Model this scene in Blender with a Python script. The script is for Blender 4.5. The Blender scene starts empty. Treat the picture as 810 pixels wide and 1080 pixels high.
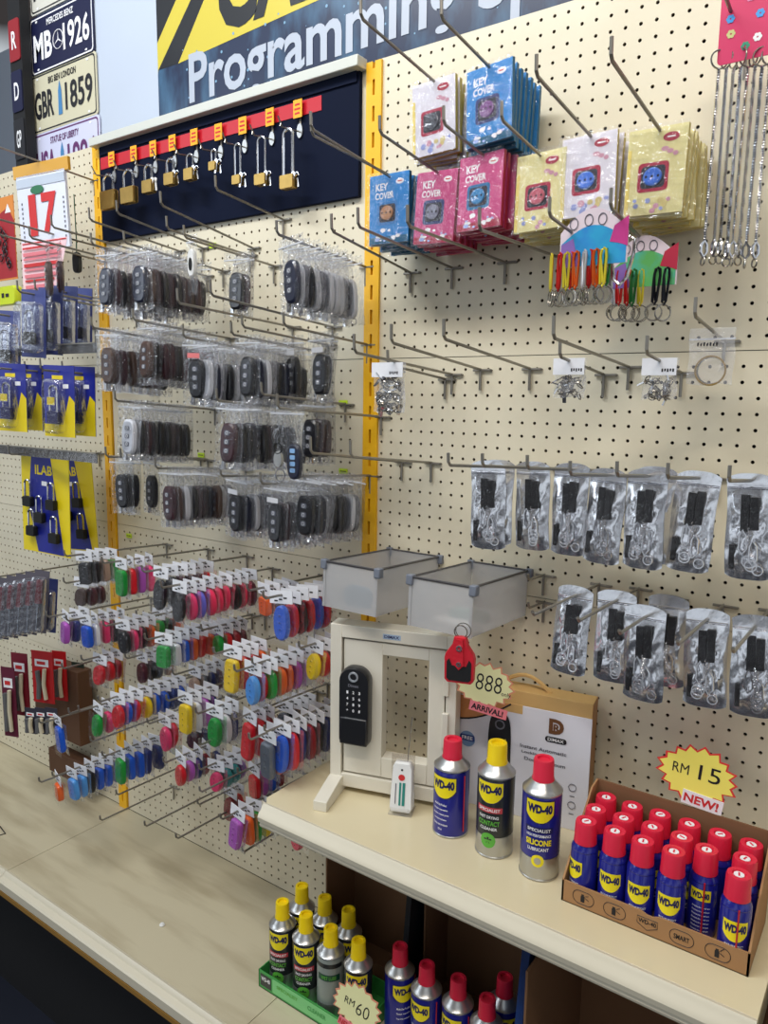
import bpy, math, random
from mathutils import Matrix, Vector
random.seed(7)
S = bpy.context.scene
col = S.collection
# ---------------------------------------------------------------- camera
CP = Vector((0.89856669, -1.33061518, -0.10514455))
CR = Vector((0.81411897, 0.58052604, 0.01413597)); CU = Vector((-0.09858473, 0.11418179, 0.98855631)); CF = Vector((-0.5722686, 0.80619603, -0.15018856))
FP = 792.38
cam = bpy.data.objects.new('camera', bpy.data.cameras.new('camera')); col.objects.link(cam)
cam.data.sensor_fit = 'HORIZONTAL'; cam.data.sensor_width = 36; cam.data.lens = FP/810*36
cam.data.clip_start = 0.02
cam.matrix_world = Matrix(((CR.x, CU.x, -CF.x, CP.x), (CR.y, CU.y, -CF.y, CP.y), (CR.z, CU.z, -CF.z, CP.z), (0, 0, 0, 1)))
S.camera = cam
# ---------------------------------------------------------------- world, lamps, exposure
w = bpy.data.worlds.new('world'); S.world = w; w.use_nodes = True
wn = w.node_tree; wt = wn.nodes.new('ShaderNodeTexCoord'); wz = wn.nodes.new('ShaderNodeTexNoise'); wr = wn.nodes.new('ShaderNodeValToRGB')
wz.inputs['Scale'].default_value = 3.4; wz.inputs['Detail'].default_value = 3          # noise patches standing in for the shop, added to give the foil reflections
wr.color_ramp.elements[0].position = .485; wr.color_ramp.elements[0].color = (.05, .045, .045, 1)
wr.color_ramp.elements[1].position = .56; wr.color_ramp.elements[1].color = (.86, .93, 1.0, 1)
wn.links.new(wt.outputs['Generated'], wz.inputs[0]); wn.links.new(wz.outputs['Fac'], wr.inputs[0]); wn.links.new(wr.outputs[0], wn.nodes['Background'].inputs[0])
wn.nodes['Background'].inputs[1].default_value = 0.80
def area(name, loc, tgt, sx, sy, power, colr):
    l = bpy.data.lights.new(name, 'AREA'); l.shape = 'RECTANGLE'; l.size = sx; l.size_y = sy; l.energy = power; l.color = colr
    o = bpy.data.objects.new(name, l); col.objects.link(o); o.location = loc
    o.rotation_euler = (Vector(tgt)-Vector(loc)).to_track_quat('-Z', 'Y').to_euler()
    return o
area('ceiling_tube_light', (-0.55, -1.35, 1.75), (-0.2, 0, -0.1), 1.5, 0.16, 36, (0.93, 0.97, 1))
area('ceiling_tube_light', (0.95, -1.75, 1.75), (0.5, 0, -0.3), 1.5, 0.16, 27, (1, 0.91, 0.80))
area('added_fill_light', (-2.6, -2.6, 0.9), (-0.9, 0, -0.3), 1.6, 1.6, 22, (0.82, 0.91, 1))  # large unseen lamp added for reflections in the foil, not a real window
S.view_settings.view_transform = 'Standard'; S.view_settings.look = 'None'
S.view_settings.exposure = 0.14; S.view_settings.gamma = 1; S.view_settings.use_curve_mapping = False
S.cycles.transparent_max_bounces = 40; S.cycles.max_bounces = 8
# ---------------------------------------------------------------- helpers
def ray(x, y): return CF+CR*((x-405)/FP)-CU*((y-540)/FP)
def on(px, py, ax, v):                     # point seen at a pixel of the photo, on a plane of the place
    d = ray(px, py); return CP+d*((v-CP[ax])/d[ax])
def W(px, py, Y=0.0): return on(px, py, 1, Y)
def Z(px, py, z): return on(px, py, 2, z)
def rgb(r, g, b):
    f = lambda c: (c/255/12.92) if c <= 10.3 else ((c/255+0.055)/1.055)**2.4
    return (f(r), f(g), f(b), 1)
MATS = {}
def mat(name, c, rough=.5, metal=0, bump=0, bscale=60, var=0, vscale=8, coat=0, dark=None, stretch=None, spec=.5):
    if name in MATS: return MATS[name]
    m = bpy.data.materials.new(name); m.use_nodes = True; nt = m.node_tree; b = nt.nodes['Principled BSDF']
    c = rgb(*c); b.inputs['Base Color'].default_value = c; b.inputs['Roughness'].default_value = rough
    b.inputs['Metallic'].default_value = metal; b.inputs['Specular IOR Level'].default_value = spec; b.inputs['Coat Weight'].default_value = coat; b.inputs['Coat Roughness'].default_value = .1
    tc = nt.nodes.new('ShaderNodeTexCoord'); mp = nt.nodes.new('ShaderNodeMapping'); nt.links.new(tc.outputs['Object'], mp.inputs[0])
    if stretch: mp.inputs['Scale'].default_value = stretch
    if bump:
        n = nt.nodes.new('ShaderNodeTexNoise'); n.inputs['Scale'].default_value = bscale; n.inputs['Detail'].default_value = 4
        nt.links.new(mp.outputs[0], n.inputs[0])
        bp = nt.nodes.new('ShaderNodeBump'); bp.inputs['Strength'].default_value = bump; bp.inputs['Distance'].default_value = .004
        nt.links.new(n.outputs['Fac'], bp.inputs['Height']); nt.links.new(bp.outputs[0], b.inputs['Normal'])
    v = var or .06
    n2 = nt.nodes.new('ShaderNodeTexNoise'); n2.inputs['Scale'].default_value = vscale; n2.inputs['Detail'].default_value = 5
    nt.links.new(mp.outputs[0], n2.inputs[0])
    mx = nt.nodes.new('ShaderNodeMix'); mx.data_type = 'RGBA'
    d = rgb(*dark) if dark else (c[0]*(1-v), c[1]*(1-v), c[2]*(1-v), 1)
    mx.inputs[6].default_value = c; mx.inputs[7].default_value = d
    if dark:
        rp = nt.nodes.new('ShaderNodeValToRGB'); rp.color_ramp.elements[0].position = .45; rp.color_ramp.elements[1].position = .72
        rp.color_ramp.elements[1].color = (v, v, v, 1)
        nt.links.new(n2.outputs['Fac'], rp.inputs[0]); nt.links.new(rp.outputs[0], mx.inputs[0])
    else: nt.links.new(n2.outputs['Fac'], mx.inputs[0])
    nt.links.new(mx.outputs[2], b.inputs['Base Color'])
    MATS[name] = m; return m
def clear(name, base=.08, tint=(1, 1, 1), rough=.12, bump=.6, bscale=40, white=.9, metal=.85):
    if name in MATS: return MATS[name]
    m = bpy.data.materials.new(name); m.use_nodes = True; nt = m.node_tree; nt.nodes.clear()
    out = nt.nodes.new('ShaderNodeOutputMaterial'); mix = nt.nodes.new('ShaderNodeMixShader'); tr = nt.nodes.new('ShaderNodeBsdfTransparent')
    p = nt.nodes.new('ShaderNodeBsdfPrincipled'); p.inputs['Base Color'].default_value = (white, white, white*1.03, 1); p.inputs['Roughness'].default_value = rough
    p.inputs['Metallic'].default_value = metal
    tr.inputs[0].default_value = (*tint, 1)
    lw = nt.nodes.new('ShaderNodeLayerWeight'); lw.inputs[0].default_value = .25
    ma = nt.nodes.new('ShaderNodeMath'); ma.operation = 'MULTIPLY_ADD'; ma.inputs[1].default_value = .45; ma.inputs[2].default_value = base
    tc = nt.nodes.new('ShaderNodeTexCoord'); n = nt.nodes.new('ShaderNodeTexNoise'); n.inputs['Scale'].default_value = bscale; n.inputs['Detail'].default_value = 3
    n.inputs['Distortion'].default_value = 1.5
    bp = nt.nodes.new('ShaderNodeBump'); bp.inputs['Strength'].default_value = bump; bp.inputs['Distance'].default_value = .006
    L = nt.links.new
    L(tc.outputs['Object'], n.inputs[0]); L(n.outputs['Fac'], bp.inputs['Height']); L(bp.outputs[0], p.inputs['Normal']); L(bp.outputs[0], lw.inputs['Normal'])
    L(lw.outputs['Fresnel'], ma.inputs[0]); L(ma.outputs[0], mix.inputs[0]); L(tr.outputs[0], mix.inputs[1]); L(p.outputs[0], mix.inputs[2]); L(mix.outputs[0], out.inputs[0])
    MATS[name] = m; return m
TXT = {}
def txt(s, bold=.0):
    k = (s, bold)
    if k in TXT: return TXT[k]
    c = bpy.data.curves.new('t', 'FONT'); c.body = s; c.offset = bold; c.resolution_u = 3; c.size = 1
    o = bpy.data.objects.new('t', c); me = bpy.data.meshes.new_from_object(o)
    vs = [tuple(v.co) for v in me.vertices]; fs = [tuple(p.vertices) for p in me.polygons]
    x0 = min(v[0] for v in vs); x1 = max(v[0] for v in vs); y0 = min(v[1] for v in vs); y1 = max(v[1] for v in vs)
    vs = [((v[0]-x0)/(x1-x0)-.5, (v[1]-y0)/(y1-y0)-.5) for v in vs]
    bpy.data.objects.remove(o); bpy.data.curves.remove(c); bpy.data.meshes.remove(me)
    TXT[k] = (vs, fs); return TXT[k]
class MB:
    def __init__(s): s.v = []; s.f = []; s.mi = []; s.mats = []; s.M = None
    def add(s, vs, fs, m, fx=None):
        if m not in s.mats: s.mats.append(m)
        k = s.mats.index(m); b = len(s.v)
        if s.M is not None: vs = [tuple(s.M @ Vector(v)) for v in vs]
        s.v += vs; s.f += [tuple(i+b for i in f) for f in fs]; s.mi += [k]*len(fs); return s
    def box(s, x0, x1, y0, y1, z0, z1, m):
        vs = [(x, y, z) for x in (x0, x1) for y in (y0, y1) for z in (z0, z1)]
        return s.add(vs, [(0, 1, 3, 2), (4, 6, 7, 5), (0, 4, 5, 1), (2, 3, 7, 6), (0, 2, 6, 4), (1, 5, 7, 3)], m)
    def prism(s, o, y0, y1, m, ins=0, m2=None):       # outline (x,z) extruded along y; front at y0
        n = len(o); cx = sum(p[0] for p in o)/n; cz = sum(p[1] for p in o)/n
        lay = [(y0, 1), (y1, 1)] if not ins else [(y0, 1-ins), (y0+(y1-y0)*.22, 1), (y0+(y1-y0)*.78, 1), (y1, 1-ins)]
        vs = []; fs = []
        for y, k in lay: vs += [(cx+(p[0]-cx)*k, y, cz+(p[1]-cz)*k) for p in o]
        for l in range(len(lay)-1):
            for i in range(n):
                j = (i+1) % n; fs.append((l*n+i, l*n+j, (l+1)*n+j, (l+1)*n+i))
        fs.append(tuple(reversed(range((len(lay)-1)*n, len(lay)*n))));
        s.add(vs, fs, m2 or m)
        return s.add([(cx+(p[0]-cx)*lay[0][1], y0, cz+(p[1]-cz)*lay[0][1]) for p in o], [tuple(range(n))], m)
    def flat(s, o, y, m): return s.add([(p[0], y, p[1]) for p in o], [tuple(range(len(o)))], m)
    def lathe(s, prof, m, n=28, c=(0, 0, 0)):
        vs = [(c[0]+r*math.cos(2*math.pi*i/n), c[1]+r*math.sin(2*math.pi*i/n), c[2]+z) for r, z in prof for i in range(n)]
        fs = [(l*n+i, l*n+(i+1) % n, (l+1)*n+(i+1) % n, (l+1)*n+i) for l in range(len(prof)-1) for i in range(n)]
        if prof[-1][0] > 1e-4: fs.append(tuple((len(prof)-1)*n+i for i in range(n)))
        if prof[0][0] > 1e-4: fs.append(tuple(reversed(range(n))))
        return s.add(vs, fs, m)
    def tube(s, pts, r, m, n=6, closed=False, rs=None):
        P = [Vector(p) for p in pts]; N = len(P); vs = []; fs = []; up = None
        for i in range(N):
            a = P[(i-1) % N] if (closed or i) else P[i]; b = P[(i+1) % N] if (closed or i < N-1) else P[i]
            t = (b-a).normalized()
            if up is None: up = Vector((0, 0, 1)) if abs(t.z) < .9 else Vector((0, 1, 0))
            u = (up-t*up.dot(t)).normalized(); up = u; q = t.cross(u)
            rr = rs[i] if rs else r
            vs += [tuple(P[i]+(u*math.cos(2*math.pi*k/n)+q*math.sin(2*math.pi*k/n))*rr) for k in range(n)]
        for i in range(N if closed else N-1):
            j = (i+1) % N
            fs += [(i*n+k, j*n+k, j*n+(k+1) % n, i*n+(k+1) % n) for k in range(n)]
        if not closed: fs += [tuple(range(n)), tuple(reversed(range((N-1)*n, N*n)))]
        return s.add(vs, fs, m)
    def ring(s, c, R, r, m, axis='y', n=16, k=5, sz=1):
        pts = []
        for i in range(n):
            a = 2*math.pi*i/n; p = (R*math.cos(a), R*math.sin(a)*sz)
            pts.append((c[0]+p[0], c[1], c[2]+p[1]) if axis == 'y' else (c[0]+p[0], c[1]+p[1], c[2]) if axis == 'z' else (c[0], c[1]+p[0], c[2]+p[1]))
        return s.tube(pts, r, m, k, True)
    def text(s, t, cx, cz, w_, h, y, m, bold=.02, R=None, rot=0, shear=0, up=False):
        vs, fs = txt(t, bold); ca, sa = math.cos(rot), math.sin(rot); o = []
        for a, b in vs:
            a, b = a*w_+shear*b*h, b*h; a, b = cx+a*ca-b*sa, cz+a*sa+b*ca
            if R: o.append((R*math.sin(a/R), -R*math.cos(a/R), b))
            elif up: o.append((a, b, y))
            else: o.append((a, y, b))
        return s.add(o, fs, m)
    def wrap(s, R, x0, x1, ft, fb, m, n=12):           # label patch on a cylinder between curves ft(x), fb(x)
        vs = []; fs = []
        for i in range(n+1):
            x = x0+(x1-x0)*i/n
            for z in (fb(x), ft(x)): vs.append((R*math.sin(x/R), -R*math.cos(x/R), z))
        fs = [(2*i, 2*i+2, 2*i+3, 2*i+1) for i in range(n)]
        return s.add(vs, fs, m)
    def build(s, name, parent=None, loc=None, rz=0, bevel=0, smooth=35, label=None):
        me = bpy.data.meshes.new(name); me.from_pydata(s.v, [], s.f)
        for m in s.mats: me.materials.append(m)
        me.polygons.foreach_set('material_index', s.mi)
        if smooth:
            me.polygons.foreach_set('use_smooth', [True]*len(s.f)); me.set_sharp_from_angle(angle=math.radians(smooth))
        me.update()
        o = bpy.data.objects.new(name, me); col.objects.link(o)
        if parent: o.parent = parent
        if loc is not None: o.location = loc
        o.rotation_euler[2] = rz
        if bevel:
            b = o.modifiers.new('bevel', 'BEVEL'); b.width = bevel; b.segments = 2; b.limit_method = 'ANGLE'
        if label: o['label'] = label
        return o
def tag(o, label, cat, group=None):
    o['label'] = label; o['category'] = cat
    if group: o['group'] = group
    return o
def empty(name, loc, label, cat, group=None, rz=0):
    o = bpy.data.objects.new(name, None); col.objects.link(o); o.location = loc; o.rotation_euler[2] = rz; o.empty_display_size = .02
    return tag(o, label, cat, group)
def struct(o): o['kind'] = 'structure'; return o
def copy_tree(o, parent=None):
    c = o.copy(); col.objects.link(c); c.parent = parent
    for ch in o.children: copy_tree(ch, c)
    return c
USED = {}
def use(proto, fn, *a):              # first use builds the thing, later uses copy it and its parts
    if proto in USED: return copy_tree(USED[proto])
    USED[proto] = fn(*a); return USED[proto]
def rrect(w_, h, r, n=5, cx=0, cz=0):
    o = []
    for sx, sz, a0 in ((1, 1, 0), (-1, 1, 90), (-1, -1, 180), (1, -1, 270)):
        for i in range(n+1):
            a = math.radians(a0+90*i/n); o.append((cx+sx*(w_/2-r)+r*math.cos(a), cz+sz*(h/2-r)+r*math.sin(a)))
    return o
def oval(w_, h, n=20, cx=0, cz=0, e=1.0):
    f = lambda t: math.copysign(abs(t)**e, t)
    return [(cx+w_/2*f(math.cos(2*math.pi*i/n)), cz+h/2*f(math.sin(2*math.pi*i/n))) for i in range(n)]
def burst(w_, h, n=18, k=.8, jit=.06, seed=1):
    rr = random.Random(seed); o = []
    for i in range(2*n):
        a = math.pi*i/n; q = (1 if i % 2 == 0 else k)*(1+rr.uniform(-jit, jit)); o.append((w_/2*q*math.cos(a), h/2*q*math.sin(a)))
    return o
ORD = ['frontmost', 'second', 'third', 'fourth', 'fifth', 'sixth', 'seventh', 'eighth', 'ninth', 'tenth']
# ---------------------------------------------------------------- materials
cream = mat('cream_painted_board', (222, 213, 188), .42, bump=.05, bscale=200, var=.5, vscale=5, dark=(208, 197, 170))
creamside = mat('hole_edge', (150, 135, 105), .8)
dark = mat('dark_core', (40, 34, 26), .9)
steel = mat('hook_steel', (150, 146, 138), .35, .75)
chrome = mat('chrome', (215, 215, 218), .16, 1)
ringm = mat('ring_steel', (165, 160, 152), .25, .9)
yellowp = mat('yellow_post_paint', (246, 186, 22), .45, bump=.05)
black = mat('black_plastic', (18, 19, 24), .35, coat=.3)
blackm = mat('black_matte', (14, 14, 17), .7)
white = mat('white_plastic', (232, 232, 230), .4)
card = mat('white_card', (232, 233, 238), .55, var=.12, vscale=120)
ink = mat('black_ink', (20, 20, 26), .6); inkg = mat('grey_ink', (110, 110, 120), .6)
redink = mat('red_ink', (205, 42, 44), .6); whiteink = mat('white_ink', (240, 240, 242), .5)
wdblue = mat('can_blue', (26, 30, 132), .28, .1, coat=.5); wdyel = mat('can_yellow', (246, 226, 24), .35)
wdnavy = mat('can_navy_ink', (18, 20, 84), .4)
capred = mat('cap_red', (222, 36, 66), .38); capyel = mat('cap_yellow', (248, 214, 10), .38); capdark = mat('cap_straw_slot', (150, 18, 36), .5)
silver = mat('can_silver', (190, 190, 188), .3, .85)
charc = mat('can_charcoal', (38, 42, 44), .3, .2, coat=.4); greenp = mat('green_print', (92, 176, 62), .4)
cardb = mat('cardboard', (172, 128, 84), .75, bump=.08, bscale=90, var=.2, vscale=20)
cardbd = mat('cardboard_edge', (120, 84, 52), .8)
cardk = mat('cardboard_brown', (128, 92, 62), .8, var=.25, vscale=6)
film = clear('clear_film', .06, rough=.08, bump=.8); bagm = clear('clear_bag', .022, rough=.07, bump=1.0, bscale=60, metal=.9)
# ================================================================ the room
ZD = -1.393; ZF = -1.80; ZS = -0.9
floorm = mat('dark_vinyl_floor', (22, 26, 40), .45, bump=.1, bscale=30, var=.3, vscale=3)
paint = mat('pale_wall_paint', (186, 196, 212), .6, bump=.03)
greyw = mat('grey_wall_paint', (120, 128, 140), .7)
struct(MB().box(-4.2, 2.6, -3.2, 1.2, ZF-.05, ZF, floorm).build('floor'))
struct(MB().box(-1.372, 1.75, .045, .12, ZF, 1.5, paint).build('wall_back'))
struct(MB().box(-4.2, -1.372, .75, .82, ZF, 1.5, greyw).build('wall_left'))
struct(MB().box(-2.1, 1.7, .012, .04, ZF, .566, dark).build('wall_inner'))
# ---- pegboard panels with real drilled holes
def panel(x0, x1, z0, z1, hx, hz, label, margin=.02, hr=.0031, x_in=None):
    P = .0254; mb = MB(); T = .004
    i0 = math.ceil((x0+margin-hx)/P); i1 = math.floor((x1-margin-hx)/P); j0 = math.ceil((z0+.012-hz)/P); j1 = math.floor((z1-.012-hz)/P)
    xs = [x0]+[hx+(i+.5)*P for i in range(i0, i1)]+[x1]; zs = [z0]+[hz+(j+.5)*P for j in range(j0, j1)]+[z1]
    V = []; F = []; V2 = []; F2 = []
    for a, i in enumerate(range(i0, i1+1)):
        for b, j in enumerate(range(j0, j1+1)):
            cx, cz = hx+i*P, hz+j*P; xa, xb, za, zb = xs[a], xs[a+1], zs[b], zs[b+1]
            n = len(V)
            V += [(xb, 0, cz), (xb, 0, zb), (cx, 0, zb), (xa, 0, zb), (xa, 0, cz), (xa, 0, za), (cx, 0, za), (xb, 0, za)]
            V += [(cx+hr*math.cos(math.pi*k/4), 0, cz+hr*math.sin(math.pi*k/4)) for k in range(8)]
            F += [(n+k, n+8+k, n+8+(k+1) % 8, n+(k+1) % 8) for k in range(8)]
            m = len(V2)
            for y in (0, T): V2 += [(cx+hr*math.cos(math.pi*k/4), y, cz+hr*math.sin(math.pi*k/4)) for k in range(8)]
            F2 += [(m+k, m+8+k, m+8+(k+1) % 8, m+(k+1) % 8) for k in range(8)]
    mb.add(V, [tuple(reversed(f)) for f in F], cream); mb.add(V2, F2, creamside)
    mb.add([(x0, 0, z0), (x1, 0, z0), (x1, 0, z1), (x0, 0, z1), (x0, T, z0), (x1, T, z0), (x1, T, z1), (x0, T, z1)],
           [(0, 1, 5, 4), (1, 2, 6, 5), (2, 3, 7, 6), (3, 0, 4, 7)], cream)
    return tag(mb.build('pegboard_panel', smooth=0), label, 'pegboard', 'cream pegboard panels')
seams = [(-.0215, .575), (-.4835, -.023), (-.946, -.485), (ZD+.002, -.9475)]
posn = ['tall top one', 'second from the top', 'third from the top', 'lowest']
for (x0, x1, hx, bay) in ((-.082, .866, 0, 'right-hand bay behind the metallic pouches'), (-1.012, -.104, -.0254*37-.011, 'middle bay behind the bagged key remotes'), (-2.0, -1.056, -1.1, 'left-hand bay behind the calendar'), (.912, 1.6, .925, 'next bay beyond the right edge')):
    for k, (z0, z1) in enumerate(seams):
        panel(x0, x1, z0, z1, hx-(.0045 if k else 0), 0 if k == 0 else -.0471, 'cream pegboard panel, %s in the %s' % (posn[k], bay), margin=.018)
# ---- slotted uprights
def upright(x, ztop, label):
    mb = MB(); y0 = -.006; w2 = .019
    for a, b in ((x-w2, x-.003), (x+.003, x+w2)): mb.box(a, b, y0, .02, ZD, ztop, yellowp)
    n = int((ztop-ZD)/.0508)
    for i in range(n+1):
        z = ZD+.0508*i; mb.box(x-.003, x+.003, y0, .02, z, min(z+.021, ztop), yellowp)
    mb.box(x-.003, x+.003, .004, .02, ZD, ztop, blackm)
    return tag(mb.build('upright_post'), label, 'shelf post', 'yellow slotted uprights')
upright(-.083, .572, 'yellow slotted upright post between the middle and right-hand pegboard bays')
upright(.889, .572, 'yellow slotted upright post at the right end, beyond the frame')
upright(-1.034, .585, 'yellow slotted upright post left of the padlock board, beside the calendar')
# ---- base decks and shelf
deckm = mat('deck_laminate', (196, 186, 158), .38, bump=.04, bscale=120, var=.55, vscale=3.2, dark=(150, 134, 104), stretch=(1, 6, 1))
lipm = mat('shelf_lip', (214, 206, 184), .35); brownedge = mat('brown_edge', (150, 112, 50), .5)
def deck(x0, x1, label):
    mb = MB(); mb.box(x0+.0008, x1-.0008, -.385, 0.0, ZD-.03, ZD, deckm)
    pr = [(-.385, ZD), (-.392, ZD+.003), (-.398, ZD-.002), (-.4, ZD-.006), (-.412, ZD-.010), (-.416, ZD-.014), (-.416, ZD-.036), (-.412, ZD-.04), (-.385, ZD-.04)]
    n = len(pr); mb.add([(x, p[0], p[1]) for x in (x0+.0008, x1-.0008) for p in pr], [(i, (i+1) % n, n+(i+1) % n, n+i) for i in range(n)]+[tuple(range(n)), tuple(reversed(range(n, 2*n)))], lipm)
    mb.box(x0, x1, -.4165, -.39, ZD-.052, ZD-.04, brownedge); mb.box(x0, x1, -.36, -.34, ZF, ZD-.03, blackm)
    return tag(mb.build('base_deck', smooth=25), label, 'shelf base', 'low base decks')
deck(-2.0, -1.012, 'cream laminate base deck at far left below the red tool packs')
deck(-1.012, -.118, 'cream laminate base deck below the colourful key covers')
deck(-.118, .866, 'cream laminate base deck carrying the green tray of spray cans')
deck(.866, 1.6, 'cream laminate base deck of the next bay beyond the right edge')
shelfm = mat('shelf_laminate', (216, 203, 168), .3, bump=.03, var=.3, vscale=4, dark=(196, 180, 142), coat=.3)
def shelf(x0, x1, label):
    t = empty('shelf', (x0, 0, ZS), label, 'shelf'); L = x1-x0
    MB().add([(0, 0, 0), (L, 0, 0), (L, -.333, 0), (0.014, -.333, 0), (0, -.319, 0), (0, 0, -.02), (L, 0, -.02), (L, -.333, -.02), (.014, -.333, -.02), (0, -.319, -.02)],
        [(4, 3, 2, 1, 0), (5, 6, 7, 8, 9), (0, 1, 6, 5), (1, 2, 7, 6), (2, 3, 8, 7), (3, 4, 9, 8), (4, 0, 5, 9)], shelfm).build('shelf_board', t, bevel=.001)
    pr = [(-.333, 0), (-.34, .002), (-.344, -.002), (-.347, -.008), (-.353, -.012), (-.357, -.02), (-.355, -.03), (-.35, -.034), (-.352, -.038), (-.35, -.043), (-.333, -.043)]
    n = len(pr)
    MB().add([(x if (x or p[0] > -.34) else .012, p[0], p[1]) for x in (0, L) for p in pr], [(i, (i+1) % n, n+(i+1) % n, n+i) for i in range(n)]+[tuple(range(n)), tuple(reversed(range(n, 2*n)))], lipm).build('price_rail', t)
    MB().box(L-.012, L-.002, -.34, 0, -.07, -.02, lipm).build('bracket', t); MB().box(.002, .01, -.30, 0, -.09, -.02, lipm).build('bracket', t)
    return t
shelf(-.098, .80, 'cream laminate shelf carrying the lock display and large spray cans')
shelf(.812, 1.2, 'next shelf at the right edge, beyond the shelf joint')
# ---- printed banner above the bays
navy = mat('banner_navy', (18, 34, 66), .3, var=.9, vscale=16, dark=(64, 104, 136), coat=.5, stretch=(1, 1, .4)); byel = mat('banner_yellow', (206, 188, 62), .4, coat=.3); bblk = mat('banner_black', (16, 18, 24), .35, coat=.4)
bwhite = mat('banner_white', (176, 184, 198), .4, coat=.3)
mb = MB(); mb.box(-.806, .70, .03, .044, .583, 1.02, navy); y = .0294
A = lambda px, py: (lambda q: (q.x, q.z))(W(px, py, y))
def ext(a, b, z=1.02): return (a[0]+(b[0]-a[0])*(z-a[1])/(b[1]-a[1]), z)
e1 = ext(A(188, 67), A(215, 0)); e2 = ext(A(167, 74), A(201, 0)); e3 = (e2[0]-.075, 1.02); e4 = (e3[0]-.07, 1.02)
mb.flat([A(188, 67), A(336, 0), (.70, .80), (.70, 1.02), e1], y, byel)
mb.flat([A(167, 74), A(188, 67), e1, e2], y, bblk); mb.flat([(-.805, .716), A(167, 74), e2, e3, (-.805, .79)], y, byel)
mb.flat([(-.805, .79), e3, e4, (-.805, .90)], y, bblk); mb.flat([(-.805, .90), e4, (-.805, 1.02)], y, byel)
x0 = -.806
def strip(x1, x2, z0, z1, sl, m, yy):
    mb.flat([(x1, z0), (x2, z0), (x2+sl*(z1-z0), z1), (x1+sl*(z1-z0), z1)], yy, m)
mb.text('CAR KEY', -.175, .856, .80, .205, y-.0008, bblk, .035, shear=.10)
mb.text('Programming', -.298, .660, .775, .150, y-.0006, bwhite, .02)
mb.text('Specialist', .40, .660, .53, .150, y-.0006, bwhite, .02)
rr = random.Random(3)
for i in range(60):
    a = rr.uniform(-.72, .3); b = .60+rr.random()*.18; q = rr.uniform(.001, .004)
    mb.flat(oval(2*q, 2*q, 7, a, b), y-.0003, mat('banner_splash', (120, 160, 190), .4))
tag(mb.build('banner', smooth=0), 'long dark blue banner reading Programming above the pegboards', 'banner')
# ---- licence plates
def plate(px0, py0, px1, py1, bg, fg, top, left, right, kind, label, zt=None):
    a = W(px0, py0, .04); b = W(px1, py1, .04); w_ = b.x-a.x; h = w_*.5; cx = (a.x+b.x)/2; cz = a.z-h/2
    t = empty('licence_plate', (cx, .042, cz), label, 'licence plate', 'embossed souvenir plates on the wall')
    mb = MB(); mb.prism(rrect(w_, h, .012), -.003, 0, bg); 
    o = rrect(w_*.97, h*.94, .011); i_ = rrect(w_*.945, h*.89, .01); n = len(o)
    mb.add([(p[0], -.0034, p[1]) for p in o]+[(p[0], -.0034, p[1]) for p in i_], [(k, (k+1) % n, n+(k+1) % n, n+k) for k in range(n)], fg)
    for sx in (-1, 1):
        for sz in (-1, 1): mb.flat(oval(.012, .006, 10, sx*w_*.38, sz*h*.41), -.0038, whiteink)
    mb.build('plate', t)
    mb = MB(); mb.text(top, .0, h*.33, w_*.42, h*.11, -.0042, fg); mb.text(left, -w_*.29, -h*.04, w_*.3, h*.46, -.0042, fg, .03)
    mb.text(right, w_*.24, -h*.04, w_*.40, h*.46, -.0042, fg, .02)
    if kind == 'star':
        mb.ring((-w_*.04, -.0042, -h*.04), h*.16, .0012, fg)
        for k in range(3):
            an = math.radians(90+120*k); c, s_ = math.cos(an), math.sin(an); r_ = h*.15
            mb.flat([(-w_*.04-s_*.0025, -h*.04+c*.0025), (-w_*.04+c*r_, -h*.04+s_*r_), (-w_*.04+s_*.0025, -h*.04-c*.0025)], -.0043, fg)
    else:
        bl = mat('plate_blue', (70, 130, 180), .5)
        mb.flat([(-w_*.07, -h*.3), (-w_*.01, -h*.3), (-w_*.015, h*.1), (-w_*.04, h*.26), (-w_*.065, h*.1)], -.0042, bl)
    mb.build('lettering', t, smooth=0)
pw = mat('plate_white', (214, 212, 200), .45); pn = mat('plate_navy', (22, 26, 62), .4); pcr = mat('plate_cream', (206, 200, 172), .45); pbk = mat('plate_black_ink', (24, 24, 30), .5); plil = mat('plate_lilac', (206, 208, 232), .45); ppur = mat('plate_purple', (96, 40, 100), .5)
plate(30, -42, 97, -50, pw, pbk, 'NEW YORK', 'NY', '1936', 'x', 'cream plate above the dark blue plate, cut by the top edge')
plate(31, 22, 98, 0, pn, whiteink, 'MERCEDES BENZ', 'MB', '1926', 'star', 'dark blue plate reading MB 1926 with a ringed three-pointed emblem')
plate(32, 82, 99, 0, pcr, pbk, 'BIG BEN LONDON', 'GBR', '1859', 'x', 'cream plate reading GBR 1859 below the dark blue plate')
plate(34, 144, 100, 0, plil, ppur, 'STATUE OF LIBERTY', 'USA', '1994', 'x', 'pale lilac plate partly hidden behind the pegboard top')
# plates on the narrow return at far left
bd = MB().box(-1.455, -1.39, .0, .03, .5, 1.1, blackm).build('sign_board'); tag(bd, 'narrow black board at the far left of the licence plates', 'sign board')
for k, (pa, m1, m2) in enumerate(((18, mat('plate_red', (150, 30, 40), .5), whiteink), (74, pn, whiteink), (126, pbk, whiteink))):
    q = W(20, pa, 0); h = .115
    mb = MB().prism(rrect(.056, h, .008), -.004, -.0005, m1); mb.text(('R', 'D', 'GP')[k], 0, 0, .026, .05, -.0046, m2, .02)
    tag(mb.build('licence_plate', loc=(-1.422, 0, q.z-h/2)), ('dark red narrow plate on the black board', 'navy narrow plate below the dark red one', 'black narrow plate lowest on the board')[k], 'licence plate', 'narrow plates on the far-left board')
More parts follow.
